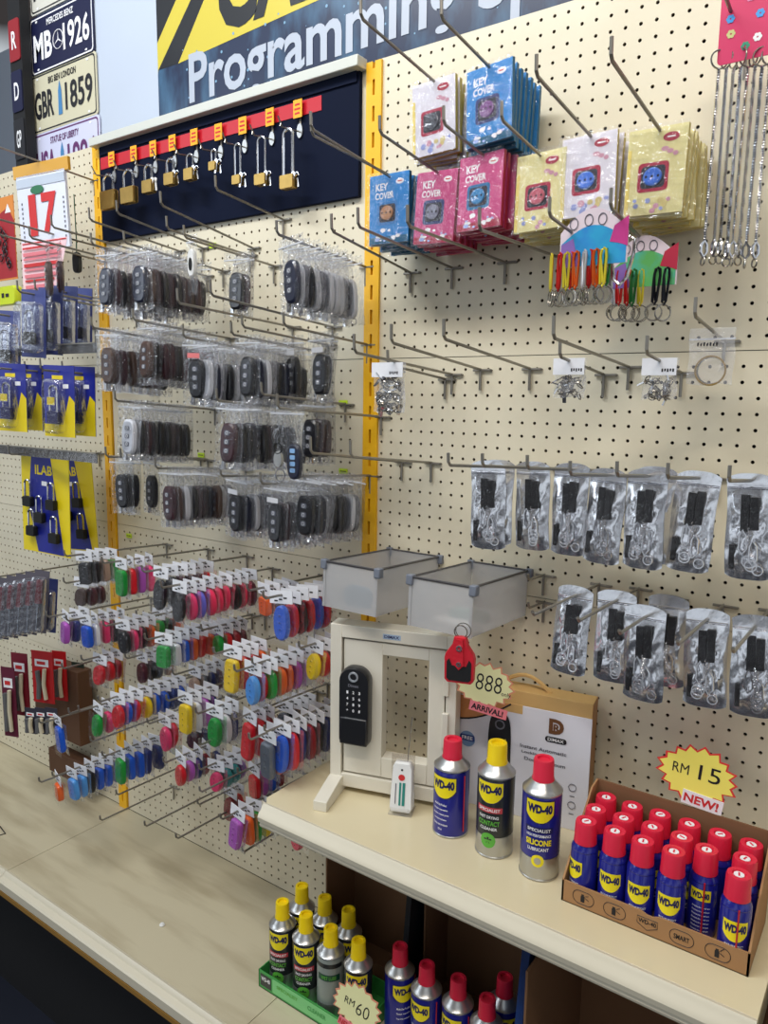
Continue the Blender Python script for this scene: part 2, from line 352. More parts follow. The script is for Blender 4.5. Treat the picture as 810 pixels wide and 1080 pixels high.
# ================================================================ hooks
def hook(x, z, L, label, s=.09, tip=.026, r=.0026, base=True, group='steel peg hooks', lean=0):
    mb = MB(); pts = [(0, -.001, 0), (lean*L, -L, s*L), (lean*L, -L-.006, s*L+.006), (lean*L, -L-.007, s*L+tip)]
    mb.tube(pts, r, steel); o = mb.build('peg_hook', loc=(x, 0, z)); tag(o, label, 'hook', group)
    if base:
        b = MB(); b.tube([(-.016, -.0045, -.001), (.022, -.0045, -.001)], r, steel); b.tube([(0, -.0045, -.001), (0, -.0045, -.04)], r, steel)
        b.tube([(.022, -.0045, -.001), (.022, .004, -.001), (.022, .006, .006)], r*.9, steel)
        b.build('back_plate', o)
    return o
# ================================================================ padlock board
hb = empty('header_board', (-.555, 0, .44), 'dark navy display board with red strip holding nine brass padlocks', 'display board')
hnavy = mat('header_navy', (12, 20, 42), .7, spec=.1)
MB().box(-.458, .44, -.012, -.001, -.127, .125, hnavy).build('board', hb, bevel=.0015)
MB().box(-.47, .452, -.035, -.001, .119, .141, mat('rail_cream', (206, 208, 200), .35)).build('top_rail', hb, bevel=.002)
MB().box(-.45, .435, -.016, -.0122, .098, .119, hnavy).build('navy_rail', hb)  # raised navy strip under the top rail, same colour as the board
mb = MB().box(-.45, .339, -.0135, -.0122, .062, .092, mat('red_strip', (196, 28, 44), .35)); mb.build('red_strip', hb)
brass = mat('brass', (186, 152, 84), .3, .85, var=.35, vscale=50); orange = mat('tag_orange', (250, 176, 30), .5)
tags_ = [(118, 168.6), (141.3, 162.6), (161.7, 157.4), (182, 151.4), (205, 145.3), (230.7, 140), (256.2, 133.3), (284.9, 124.4), (314.4, 115.6)]
bodies = [(115, 211, .046, .040), (136, 206, .042, .034), (157, 197, .030, .026), (180, 189, .028, .024), (200.6, 184, .025, .023), (225.6, 175.5, .017, .017), (251, 190, .020, .017), (276, 189.5, .026, .020), (304, 192, .030, .024)]
lockdesc = ['largest, beside the yellow post', 'second from the yellow post', 'third from the yellow post, beside white keys', 'fourth from the yellow post', 'fifth along the red strip, mid board', 'smallest of the row', 'small with tall shackle, right of the smallest', 'tall shackle and keys, second from right end', 'tall shackle, at right end of red strip']
for k, ((tx, ty), (bx, by, bw, bh)) in enumerate(zip(tags_, bodies)):
    bw *= 1.32; bh *= 1.2
    p = W(tx, ty, -.02); L = .07
    o = hook(p.x, p.z-.042, L, 'steel display hook with orange price tag, %s' % lockdesc[k], s=-.12, tip=.0, r=.0018, base=False, group='padlock display hooks')
    MB().tube([(0, -.011, 0), (0, -.012, .03)], .003, steel).prism(oval(.016, .03, 16), -.016, -.0125, silver).build('clip', o)
    t = MB().box(-.0125, .0125, -.022, -.0205, .025, .062, orange)
    t.box(-.007, .007, -.0224, -.022, .050, .054, redink).box(-.009, .008, -.0224, -.022, .041, .045, redink).box(-.008, .006, -.0224, -.022, .032, .036, redink); t.build('price_tag', o, smooth=0)
    MB().tube([(0, -L, -.12*L), (-.002, -L-.012, .012)], .0018, steel).build('hook_tip', o)
    yb = -.055; q = on(bx, by, 1, yb); top = o.location.z-.12*.055-.001
    d = empty('padlock', (q.x, yb, top), 'brass padlock with steel shackle, '+lockdesc[k], 'padlock', 'brass padlocks on the navy board')
    zc = q.z-top; bt = zc+bh/2
    MB().prism(rrect(bw, bh, .003, cz=zc), -.008, .008, brass, .06).build('body', d, bevel=.0008)
    R = bw*.34; rr_ = .0022 if bw < .035 else .0034
    sh = MB().tube([(-R, 0, bt)]+[(-R*math.cos(a), 0, -R+R*math.sin(a)) for a in [math.pi*i/8 for i in range(9)]]+[(R, 0, bt)], rr_, chrome, 8); sh.build('shackle', d)
    if k >= 2:
        kb = MB(); kw = chrome if k != 2 else white
        for e in (0, 1):
            kb.M = Matrix.Translation((R+.006+e*.003, -.004+e*.006, bt+.004)) @ Matrix.Rotation(.15-.3*e, 4, 'Y')
            kb.prism(oval(.012, .012, 12, 0, -.006), -.001, .001, kw).box(-.0025, .0025, -.001, .001, -.032, -.01, kw)
        kb.M = None; kb.build('keys', d, label='white capped keys' if k == 2 else None)
# ================================================================ key cover packs (upper right)
def sq_pack(c1, c2, win, wcol, txtm, style):
    t = empty('key_cover_pack', (0, 0, 0), '', 'key cover pack'); Wd, H = .088, .124
    mb = MB(); a = mat('pack_'+c1[0], c1[1], .45, var=.1, vscale=30); b = mat('pack_'+c2[0], c2[1], .5)
    mb.box(-Wd/2, Wd/2, -.004, .004, -H+.008, .008, b); mb.flat([(-Wd/2, .008), (-Wd/2, -H+.008), (Wd/2, -H+.008), (Wd/2, .008)], -.0041, a)
    mb.box(-Wd/2+.001, Wd/2-.001, -.0042, .0042, -H+.0085, -H+.02, b) if style == 0 else None
    y = -.0046; rr = random.Random(len(c1[0])*7+style)
    mb.flat(rrect(.046, .042, .006, cx=-.003, cz=-.062), y, mat('pack_w'+win[0], win[1], .4)); mb.flat(rrect(.036, .032, .005, cx=-.003, cz=-.062), y-.0003, mat('pack_in', (36, 34, 50), .5))
    if style == 0:
        mb.text('KEY', -.016, -.014, .028, .013, y, whiteink, .03, shear=.002).text('COVER', -.010, -.030, .042, .012, y, whiteink, .03)
        mb.flat(oval(.018, .010, 16, .024, -.008), y, whiteink).box(.019, .029, y-.0003, y-.0002, -.009, -.007, redink)
        for i in range(14):
            q = rr.uniform(.003, .008); mb.flat(oval(q*1.6, q, 9, rr.uniform(-.034, .034), -H+.012+rr.random()*.02), y-.0001*i/14, whiteink if i % 3 else mat('pack_pale', (170, 190, 240), .5))
    else:
        mb.flat(oval(.024, .013, 18, .020, -.008), y, mat('pack_badge', (170, 40, 66), .5)).box(.014, .026, y-.0003, y-.0002, -.009, -.007, whiteink)
        mb.box(-Wd/2+.0005, -Wd/2+.006, y, -.004, -H+.01, -.02, mat('pack_edge_yellow', (238, 214, 110), .5))
        for i in range(10):
            q = rr.uniform(.006, .012); m_ = (mat('pack_tint1', (150, 160, 214), .5), mat('pack_tint2', (214, 196, 130), .5), mat('pack_tint3', (206, 150, 170), .5))[i % 3]
            mb.flat(oval(q, q*.9, 9, rr.uniform(-.032, .032), -H+.013+rr.random()*.018), y-.0001*i/10, m_)
        for i in range(3): mb.flat(oval(.012-.002*i, .007, 9, .012+.008*i, -.024-.004*i), y-.0001*i, mat('pack_tint3', (0, 0, 0)))
    mb.build('pack_card', t, smooth=0)
    mb = MB().prism(oval(.028, .026, 18, -.003, -.062), -.0085, -.004, mat('cover_'+wcol[0], wcol[1], .35), .15)
    for i in range(3): mb.flat(oval(.004, .004, 8, -.012+.009*i, -.062), -.0088, blackm)
    mb.build('key_cover', t)
    g = MB(); nx, nz = 7, 9; vs = [(-Wd/2-.003+(Wd+.006)*i/nx, -.010-.0016*math.sin(i*2.1+j*1.3)-.002*math.sin(math.pi*i/nx), .011-(H+.008)*j/nz) for j in range(nz+1) for i in range(nx+1)]
    g.add(vs, [(j*(nx+1)+i, (j+1)*(nx+1)+i, (j+1)*(nx+1)+i+1, j*(nx+1)+i+1) for j in range(nz) for i in range(nx)], film); g.build('wrapper', t, smooth=60)
    return t
PB = ('blue', (30, 132, 206)); PBd = ('teal', (10, 92, 128)); PP = ('pink', (206, 70, 132)); PR = ('maroon', (170, 28, 62)); PWh = ('white', (226, 222, 232)); PY = ('yellow', (232, 222, 160)); PYd = ('ochre', (200, 178, 84))
packs = [(459, 88, PWh, PYd, PR, ('grey', (70, 72, 84)), 1, 6, 'white pack with grey key cover', 'left of the blue packs', .13),
 (517, 73, PB, PBd, ('navy', (40, 50, 110)), ('mauve', (120, 60, 130)), 0, 7, 'blue key cover pack', 'on the topmost hook', .14),
 (412, 188, PB, PBd, ('blue2', (40, 120, 190)), ('tan', (186, 130, 86)), 0, 6, 'small blue key cover pack', 'beside the yellow upright', .12),
 (463, 184, PP, PR, ('navy', 0), ('greyblue', (120, 120, 140)), 0, 6, 'pink key cover pack', 'right of the lower blue packs', .12),
 (511, 166, PP, PR, ('teal2', (24, 108, 160)), ('blue3', (30, 130, 190)), 0, 7, 'pink key cover pack with blue cover', 'centre of the lower row', .13),
 (571, 166, PY, PYd, PR, ('rose', (190, 80, 100)), 1, 6, 'pale yellow pack with maroon window', 'above the carabiner card', .12),
 (624, 146, PWh, PYd, PR, ('royal', (54, 110, 214)), 1, 6, 'white key cover pack with blue cover', 'left of the rightmost packs', .12),
 (697, 140, PY, PYd, PR, ('royal', 0), 1, 7, 'pale yellow pack with blue cover', 'rightmost of the row', .12)]
tips = [(376, 20), (468, 8), (330, 150), (403, 125), None, None, (568, 66), (645, 62)]
for k, (px, py, c1, c2, win, wc, st, n, desc, where, dd) in enumerate(packs):
    q = W(px, py, -dd); L = .26
    if tips[k]:
        L = min(.34, max(.22, -on(*tips[k], 0, q.x).y))
    hook(q.x, q.z-.085*dd, L, 'steel hook holding %ss %s' % (desc, where), s=.10)
    proto = sq_pack(c1, c2, win, wc, None, st)
    for i in range(n):
        o = proto if i == 0 else copy_tree(proto)
        o.location = (q.x+random.uniform(-.003, .003), -(dd-.0165*i), q.z-.085*.0165*i-.003+random.uniform(-.001, .003))
        o.rotation_euler = (math.radians(random.uniform(-5, 0)), math.radians(random.uniform(-3.5, 3.5)), math.radians(random.uniform(-5, 5)))
        o['label'] = '%s, %s on the hook %s' % (desc, ORD[i], where); o['group'] = '%ss %s' % (desc, where)
# ================================================================ bare hooks, right bay
for k, (b, t, d) in enumerate([((434, 288), (352, 245), 'leftmost of four bare hooks below the pink packs'), ((478, 283), (380, 240), 'second of four bare hooks below the pink packs'), ((534, 277), (414, 232), 'third of four bare hooks below the pink packs'), ((600, 275), (500, 240), 'rightmost of four bare hooks below pink packs, by carabiner card'),
    ((478, 395), (376, 372), 'leftmost bare hook in the row at the panel seam'), ((508, 390), (415, 362), 'second bare hook in the row at the panel seam'), ((560, 389), (470, 358), 'third bare hook in the row at the panel seam'), ((664, 387), (580, 355), 'bare hook at the seam between two small zip bags'),
    ((425, 487), (330, 478), 'long bare hook left of the black lanyard pouches'), ((456, 488), (372, 482), 'second bare hook left of the black lanyard pouches')]):
    B = W(*b); T = on(*t, 0, B.x); L = min(-T.y, .33); hook(B.x, B.z, L, 'empty steel peg hook, '+d, s=(T.z-B.z)/(-T.y) if abs(T.z-B.z) < .06 else .1, tip=.03)
# ================================================================ carabiner keyrings on cards
carbcol = dict(red=(206, 40, 36), yellow=(226, 208, 60), green=(50, 120, 60), orange=(222, 96, 30), silver=(200, 202, 206), blue=(60, 90, 160), black=(22, 24, 32), maroon=(120, 20, 40))
def carab(c):
    t = empty('carabiner_keyring', (0, 0, 0), '', 'keyring'); m = mat('carab_'+c, carbcol[c], .28, .6)
    MB().tube([(.0, 0, 0), (.0035, 0, -.002), (.0045, 0, -.012), (.003, 0, -.05), (0, 0, -.056), (-.003, 0, -.052), (-.004, 0, -.03), (-.004, 0, -.01), (-.0025, 0, -.002)], .0021, m, 6, True).tube([(-.004, 0, -.012), (.001, .0, -.05)], .0018, m).build('carabiner', t)
    MB().ring((0, 0, -.067), .0125, .0009, ringm, n=18).ring((.001, .003, -.068), .0125, .0009, ringm, n=18).build('split_ring', t, label='steel split ring')
    return t
def arch_card(name, q, w_, h, c_mid, label, accent):
    t = empty('display_card', tuple(q), label, 'display card'); n = 16; y = -.001
    o = [(-w_/2, -h)]+[(-w_/2+w_*i/n, -h*.62+h*.62*math.sin(math.pi*(.12+.80*i/n))) for i in range(n+1)]+[(w_/2, -h)]
    MB().prism(o, -.001, .001, mat('cardface_pale', (216, 200, 208), .4)).build('card_face', t, smooth=0)
    mb = MB(); a = [(-w_*.48+w_*.96*i/n, -h*.72+h*.42*math.sin(math.pi*(.1+.82*i/n))) for i in range(n+1)]
    mb.flat([(-w_*.48, -h)]+a+[(w_*.48, -h)], -.0016, c_mid)
    mb.flat([(-w_*.48, -h), (-w_*.48, -h*.6), (-w_*.3, -h*.5), (-w_*.2, -h)], -.0019, mat('card_purple', (130, 96, 170), .4))
    mb.flat([(w_*.30, -h*.35), (w_*.5, -h*.2), (w_*.5, -h*.72), (w_*.38, -h*.66), (w_*.24, -h*.62)], -.0021, accent)
    for i, x in enumerate((-.3, -.08, .12)):
        r_ = [(w_*(x+.06*math.cos(2*math.pi*k/14)), -h*.25+h*.10*math.sin(2*math.pi*k/14)+h*.06*(1-abs(x)*3)) for k in range(14)]
        mb.tube([(p[0], -.002, p[1]) for p in r_], .0007, inkg, 4, True)
    mb.build('printed_arc', t, smooth=0); return t
teal = mat('card_teal', (40, 150, 196), .35, var=.6, vscale=30, dark=(40, 90, 190)); grn = mat('card_green', (90, 168, 90), .35, var=.6, vscale=30, dark=(60, 170, 190))
q1 = W(628, 219, -.19); q2 = W(682, 248, -.10)
arch_card('a', q1+Vector((0, 0, .0)), .105, .083, teal, 'arched purple and blue display card holding carabiner keyrings', mat('card_magenta', (190, 50, 130), .4))
arch_card('b', q2, .10, .078, grn, 'arched yellow and green display card behind the purple one', mat('card_crimson', (176, 30, 60), .4))
a = W(655, 224, -.19); b_ = on(628, 200, 0, a.x)
hook(a.x, a.z-.03, .23, 'steel hook through the right side of the arched carabiner card', s=.12)
a = W(603, 243, -.19); hook(a.x, a.z-.02, .27, 'steel hook through the left side of the arched carabiner card', s=.09)
a = W(700, 257, -.10)
for k, (c, px) in enumerate([('yellow', 581), ('red', 590), ('yellow', 597), ('red', 602), ('orange', 607), ('silver', 616), ('red', 622), ('orange', 628), ('yellow', 636), ('green', 641)]):
    o = use('carab_'+c, carab, c); q = W(px+1, 268-(px-581)*.12, -.19-.004*(k % 3)); o.location = q; o.rotation_euler = (0, random.uniform(-.05, .05), random.uniform(-.9, .9))
    o['label'] = '%s carabiner keyring with steel ring, %s from the left on the purple card' % (c, (['leftmost']+ORD[1:])[k]); o['group'] = 'carabiner keyrings on the purple card'
for k, (c, px) in enumerate([('red', 654), ('red', 663), ('green', 669), ('yellow', 677), ('black', 694), ('black', 704), ('silver', 649)]):
    o = use('carab_'+c, carab, c); q = W(px, 284 if c != 'black' else 282, -.10-.004*(k % 3)); o.location = q; o.rotation_euler = (0, random.uniform(-.05, .05), random.uniform(-.8, .8))
    o['label'] = '%s carabiner keyring below the green card, %s from the left' % (c, ['second', 'third', 'fourth', 'fifth', 'sixth', 'rightmost', 'leftmost'][k]); o['group'] = 'carabiner keyrings on the green card'
q = W(656, 258, -.17)
tag(MB().tube([(-.013, 0, 0), (0.008, 0, .012), (.019, 0, .006), (.018, 0, -.015), (.010, 0, -.048), (0, 0, -.058), (-.010, 0, -.05), (-.014, 0, -.02)], .0028, chrome, 8, True).build('carabiner', loc=q), 'large silver carabiner in front of the green card', 'carabiner')
# ---- chain keyrings at the top right
pk = mat('card_hotpink', (206, 32, 92), .4); q = W(790, 22, -.12)
t = empty('display_card', (q.x, q.y, q.z), 'hot pink card with flowers holding chain keyrings at top right', 'display card')
mb = MB().prism(rrect(.10, .10, .006, cx=.012, cz=0), -.001, .001, pk); mb.build('card_face', t, smooth=0)
mb = MB()
for i, (x, z, c) in enumerate([(-.024, .008, (60, 150, 220)), (.014, .006, (60, 150, 220)), (-.022, -.012, (200, 200, 130)), (-.002, -.032, (40, 140, 110)), (.013, -.024, (240, 240, 240)), (.033, -.02, (80, 120, 210)), (.0, .03, (220, 130, 180))]):
    m_ = mat('flower%d' % i, c, .4)
    for k in range(6):
        an = k*math.pi/3; mb.flat(oval(.005, .005, 8, x+.0035*math.cos(an), z+.0035*math.sin(an)), -.0014-.0001*k, m_)
mb.build('printed_flowers', t, smooth=0)
hook(W(771, 12, -.12).x, W(771, 12, -.12).z-.012, .22, 'steel hook holding the hot pink card of chain keyrings', s=.1)
q = W(806, 70, -.11); tag(MB().prism(rrect(.03, .05, .004), -.001, .001, pk).build('display_card', loc=(q.x+.02, -.09, q.z-.02)), 'second hot pink card at the right edge behind the chains', 'display card')
def chainring():
    t = empty('chain_keyring', (0, 0, 0), '', 'keyring'); L = .235
    MB().ring((0, 0, -.012), .0125, .0013, ringm, n=18).build('split_ring', t)
    n = 66; pts = [(.0002*math.sin(i*.5), .0002*math.cos(i*.5), -.024-L*i/(2*n)) for i in range(2*n+1)]
    MB().tube(pts, .002, chrome, 6, rs=[.0031 if i % 2 else .0018 for i in range(2*n+1)]).build('chain', t)
    m = MB().tube([(0, 0, -.024-L), (.004, 0, -.030-L), (.0045, 0, -.04-L), (0, 0, -.047-L), (-.0045, 0, -.04-L), (-.004, 0, -.030-L)], .0025, chrome, 6, True)
    m.ring((0, 0, -.053-L), .006, .0013, ringm, n=12, axis='x'); m.build('clasp', t, label='lobster clasp'); return t
words = ['leftmost', 'second', 'third', 'fourth', 'fifth', 'sixth', 'seventh', 'eighth']
for k in range(8):
    o = use('chain', chainring); q = W(760+k*7.6, 53-k*.6, -.12+.008*(k % 3)); o.location = q; o.rotation_euler = (0, random.uniform(-.012, .012), random.uniform(-1, 1))
    o['label'] = 'long steel chain keyring with clasp, %s in the row below the hot pink card' % words[k]; o['group'] = 'chain keyrings'
# ---- small zip bags of rings
def zipbag(w_, h, th=.006, seed=0, bm=None):
    g = MB(); nx, nz = 8, 10; rr = random.Random(seed); ph = [rr.uniform(0, 6) for _ in range(6)]
    for sgn in (-1, 1):
        vs = []
        for j in range(nz+1):
            for i in range(nx+1):
                u, v = i/nx, j/nz; e = min(1, 4*min(u, 1-u))*min(1, 3*max(0, v-.12))*min(1, 5*(1-v)+.1)
                vs.append((w_*(u-.5)+.0012*math.sin(v*9+ph[0]), sgn*(.0005+th*e*(.8+.25*math.sin(u*11+v*7+ph[1])+.2*math.sin(v*17+ph[2]-u*5))), .006-h*v+.0015*math.sin(u*8+ph[3])*(v > .9)))
        f = [(j*(nx+1)+i, (j+1)*(nx+1)+i, (j+1)*(nx+1)+i+1, j*(nx+1)+i+1) for j in range(nz) for i in range(nx)]
        g.add(vs, f if sgn < 0 else [tuple(reversed(a)) for a in f], bm or bagm)
    g.box(-w_/2, w_/2, -.0014, .0014, -.012, -.0095, mat('zip_line', (206, 208, 214), .3))
    return g
def ringbag(px, py, w_, h, kind, label, hk, dd=.13):
    q = W(px, py, -dd); t = empty('zip_bag', tuple(q), label, 'zip bag', None); q0 = q
    zipbag(w_, h, .007, px, clear('milky_bag', .16, rough=.15, bump=.8, bscale=50, metal=.2)).build('bag', t)
    mb = MB(); rr = random.Random(px)
    if kind == 'big':
        mb.ring((0, 0, -h*.68), w_*.33, .0016, brass, n=28); mb.ring((.001, .003, -h*.68), w_*.31, .0014, ringm, n=28)
        for i in range(7): mb.flat([(-w_*.3+i*.0045, -.016-.002*(i % 2)), (-w_*.3+i*.0045+.003, -.016), (-w_*.3+i*.0045+.002, -.022), (-w_*.3+i*.0045, -.021)], -.0076, ink)
    else:
        for i in range(22 if kind == 'small' else 80):
            mb.M = Matrix.Translation((rr.uniform(-.36, .36)*w_, rr.uniform(-.004, .004), -h*((.9-.5*rr.random()) if kind == 'small' else (.93-.72*rr.random())))) @ Matrix.Rotation(rr.uniform(0, 3.1), 4, 'Z') @ Matrix.Rotation(rr.uniform(0, 3.1), 4, 'X')
            mb.ring((0, 0, 0), rr.uniform(.004, .007), .0011, ringm, n=10, k=4)
            if i % 2: mb.box(-.003, .003, -.001, .001, -.016, .004, chrome)
        mb.M = None
    mb.build('steel_rings', t)
    if kind != 'big':
        mb = MB().box(-w_*.5, w_*.5, -.0085, -.0075, -.020, .006, card)
        for i in range(5): mb.box(w_*.08+i*.004, w_*.08+i*.004+.0024, -.0089, -.0085, -.015+.001*(i % 2), -.010, ink)
        mb.build('paper_header', t)
    if kind == 'big2': pass
    o = hook(q.x, q.z-.09*dd, .2, hk, s=.10); return t
ringbag(411, 386, .068, .090, 'full', 'clear zip bag of small steel parts beside the yellow upright', 'steel hook holding the full zip bag beside the yellow upright', .2)
ringbag(602, 382, .052, .062, 'small', 'small zip bag of steel rings with white header, left one', 'steel hook holding the left small zip bag of rings', .16)
ringbag(697, 382, .052, .062, 'small', 'small zip bag of steel rings with white header, right one', 'steel hook holding the right small zip bag of rings', .13)
ringbag(752, 350, .066, .085, 'big', 'zip bag with one large flat ring below the chains', 'steel hook holding the zip bag with one large ring', .09)
# ================================================================ metallic lanyard pouches
foil = None
def foilmat():
    m = mat('foil', (240, 241, 246), .22, 1, bump=.55, bscale=18); return m
foil = foilmat()
webb = mat('black_webbing', (12, 12, 18), .6, bump=.3, bscale=300)
def pouch(seed):
    t = empty('foil_pouch', (0, 0, 0), '', 'pouch'); rr = random.Random(seed); w_, h = .063, .156; ph = [rr.uniform(0, 6) for _ in range(8)]
    g = MB(); nx, nz = 16, 26; 
    for sgn in (-1, 1):
        vs = []
        for j in range(nz+1):
            for i in range(nx+1):
                u, v = i/nx, j/nz; e = min(1, 5*min(u, 1-u))*min(1, 5*max(0, v-.13))*min(1, 6*(1-v))
                cr = (.5+.5*v)*(.0012*math.sin(u*23+v*9+ph[1])+.0014*math.sin(v*31+u*13+ph[2])+.001*math.sin(u*41-v*17+ph[4]))
                zz = .012-h*v; xx = w_*(u-.5)
                if v < .06: zz -= .008*(2*abs(u-.5))**3
                if v > .94: zz += .006*(2*abs(u-.5))**4
                vs.append((xx+.001*math.sin(v*8+ph[0]), sgn*.0006+(.0062*e*sgn if sgn < 0 else .003*e)+cr*e, zz))
        f = [(j*(nx+1)+i, (j+1)*(nx+1)+i, (j+1)*(nx+1)+i+1, j*(nx+1)+i+1) for j in range(nz) for i in range(nx)]
        g.add(vs, f if sgn < 0 else [tuple(reversed(a)) for a in f], foil)
    for z in (-.008, -.0105): g.tube([(-w_/2+.001, -.0016, z), (w_/2-.001, -.0016, z)], .0009, foil, 5)
    g.build('pouch', t, smooth=40)
    g = MB(); 
    for i in range(2): g.box(-.010+.0125*i, -.010+.0125*i+.012, -.0108-.0014*i, -.0065, -.072+.003*i, -.018-.003*((i+seed) % 2), webb)
    g.box(-.024, -.017, -.0108, -.007, -.128, -.092, webb)
    g.build('lanyard_strap', t, bevel=.001)
    g = MB()
    for (x, z) in ((-.006, -.085), (.008, -.10)):
        g.tube([(x, -.0105, z+.016), (x+.005, -.0105, z+.008), (x+.006, -.0105, z-.012), (x, -.0105, z-.02), (x-.005, -.0105, z-.012), (x-.004, -.0105, z+.008)], .0016, chrome, 6, True)
    for k in range(3): g.ring((rr.uniform(-.01, .018), -.0105, -.115-.006*k), .009-.001*k, .0011, chrome, n=16)
    for k in range(9): g.ring((.003+.002*math.sin(k), -.0112, -.068-.004*k), .0024, .0008, chrome, n=8, k=4)
    g.build('clasp_set', t)
    g = MB(); vs = [(x, -.0135-.0012*math.sin(j*.9+ph[5])*(abs(x) < .02), -.014-.128*j/12) for j in range(13) for x in (-.025, -.0125, 0, .0125, .025)]
    g.add(vs, [(j*5+i, (j+1)*5+i, (j+1)*5+i+1, j*5+i+1) for j in range(12) for i in range(4)], clear('pouch_window', .03, rough=.05, bump=.8, bscale=30)); g.build('clear_front', t)
    return t
prow = [(515, 493, .17, 'leftmost, narrow, of the upper row'), (525, 492, .10, 'partly behind the leftmost of the upper row'), (562, 494, .12, 'third from left in the upper row'), (603, 496, .13, 'fourth from left in the upper row'), (642, 502, .14, 'fifth in the upper row, left of the front pair'), (683, 503, .16, 'front one of the overlapping pair in the upper row'), (693, 500, .11, 'behind the front one of the overlapping upper pair'), (737, 505, .13, 'second from right in the upper row'), (792, 508, .15, 'rightmost of the upper row, cut by the frame'),
 (607, 625, .12, 'leftmost of the lower row'), (651, 630, .12, 'second from left in the lower row'), (681, 646, .17, 'front one of the overlapping pair in the lower row'), (706, 635, .09, 'behind the front one of the overlapping lower pair'), (746, 650, .12, 'second from right in the lower row'), (797, 657, .13, 'rightmost of the lower row beside the price star')]
ph_ = []
protos = [pouch(i) for i in range(4)]; pu = [0]*4
for k, (px, py, dd, ds) in enumerate(prow):
    i = k % 4; o = protos[i] if not pu[i] else copy_tree(protos[i]); pu[i] = 1
    q = W(px, py, -dd); o.location = (q.x, q.y, q.z); o.rotation_euler = (math.radians(random.uniform(-4, 1)), math.radians(random.uniform(-3, 3)), math.radians(random.uniform(-7, 7)))
    o['label'] = 'metallic pouch with black lanyard, '+ds; o['group'] = 'metallic lanyard pouches'
    if 'behind' not in ds or k == 1:
        if k != 1: hook(q.x, q.z-.07*dd, .30 if k < 9 else .29, 'steel hook of the metallic pouch '+ds.replace('front one of the ', '').replace('overlapping ', ''), s=.08 if k < 9 else .03, tip=.02 if k < 9 else .004)
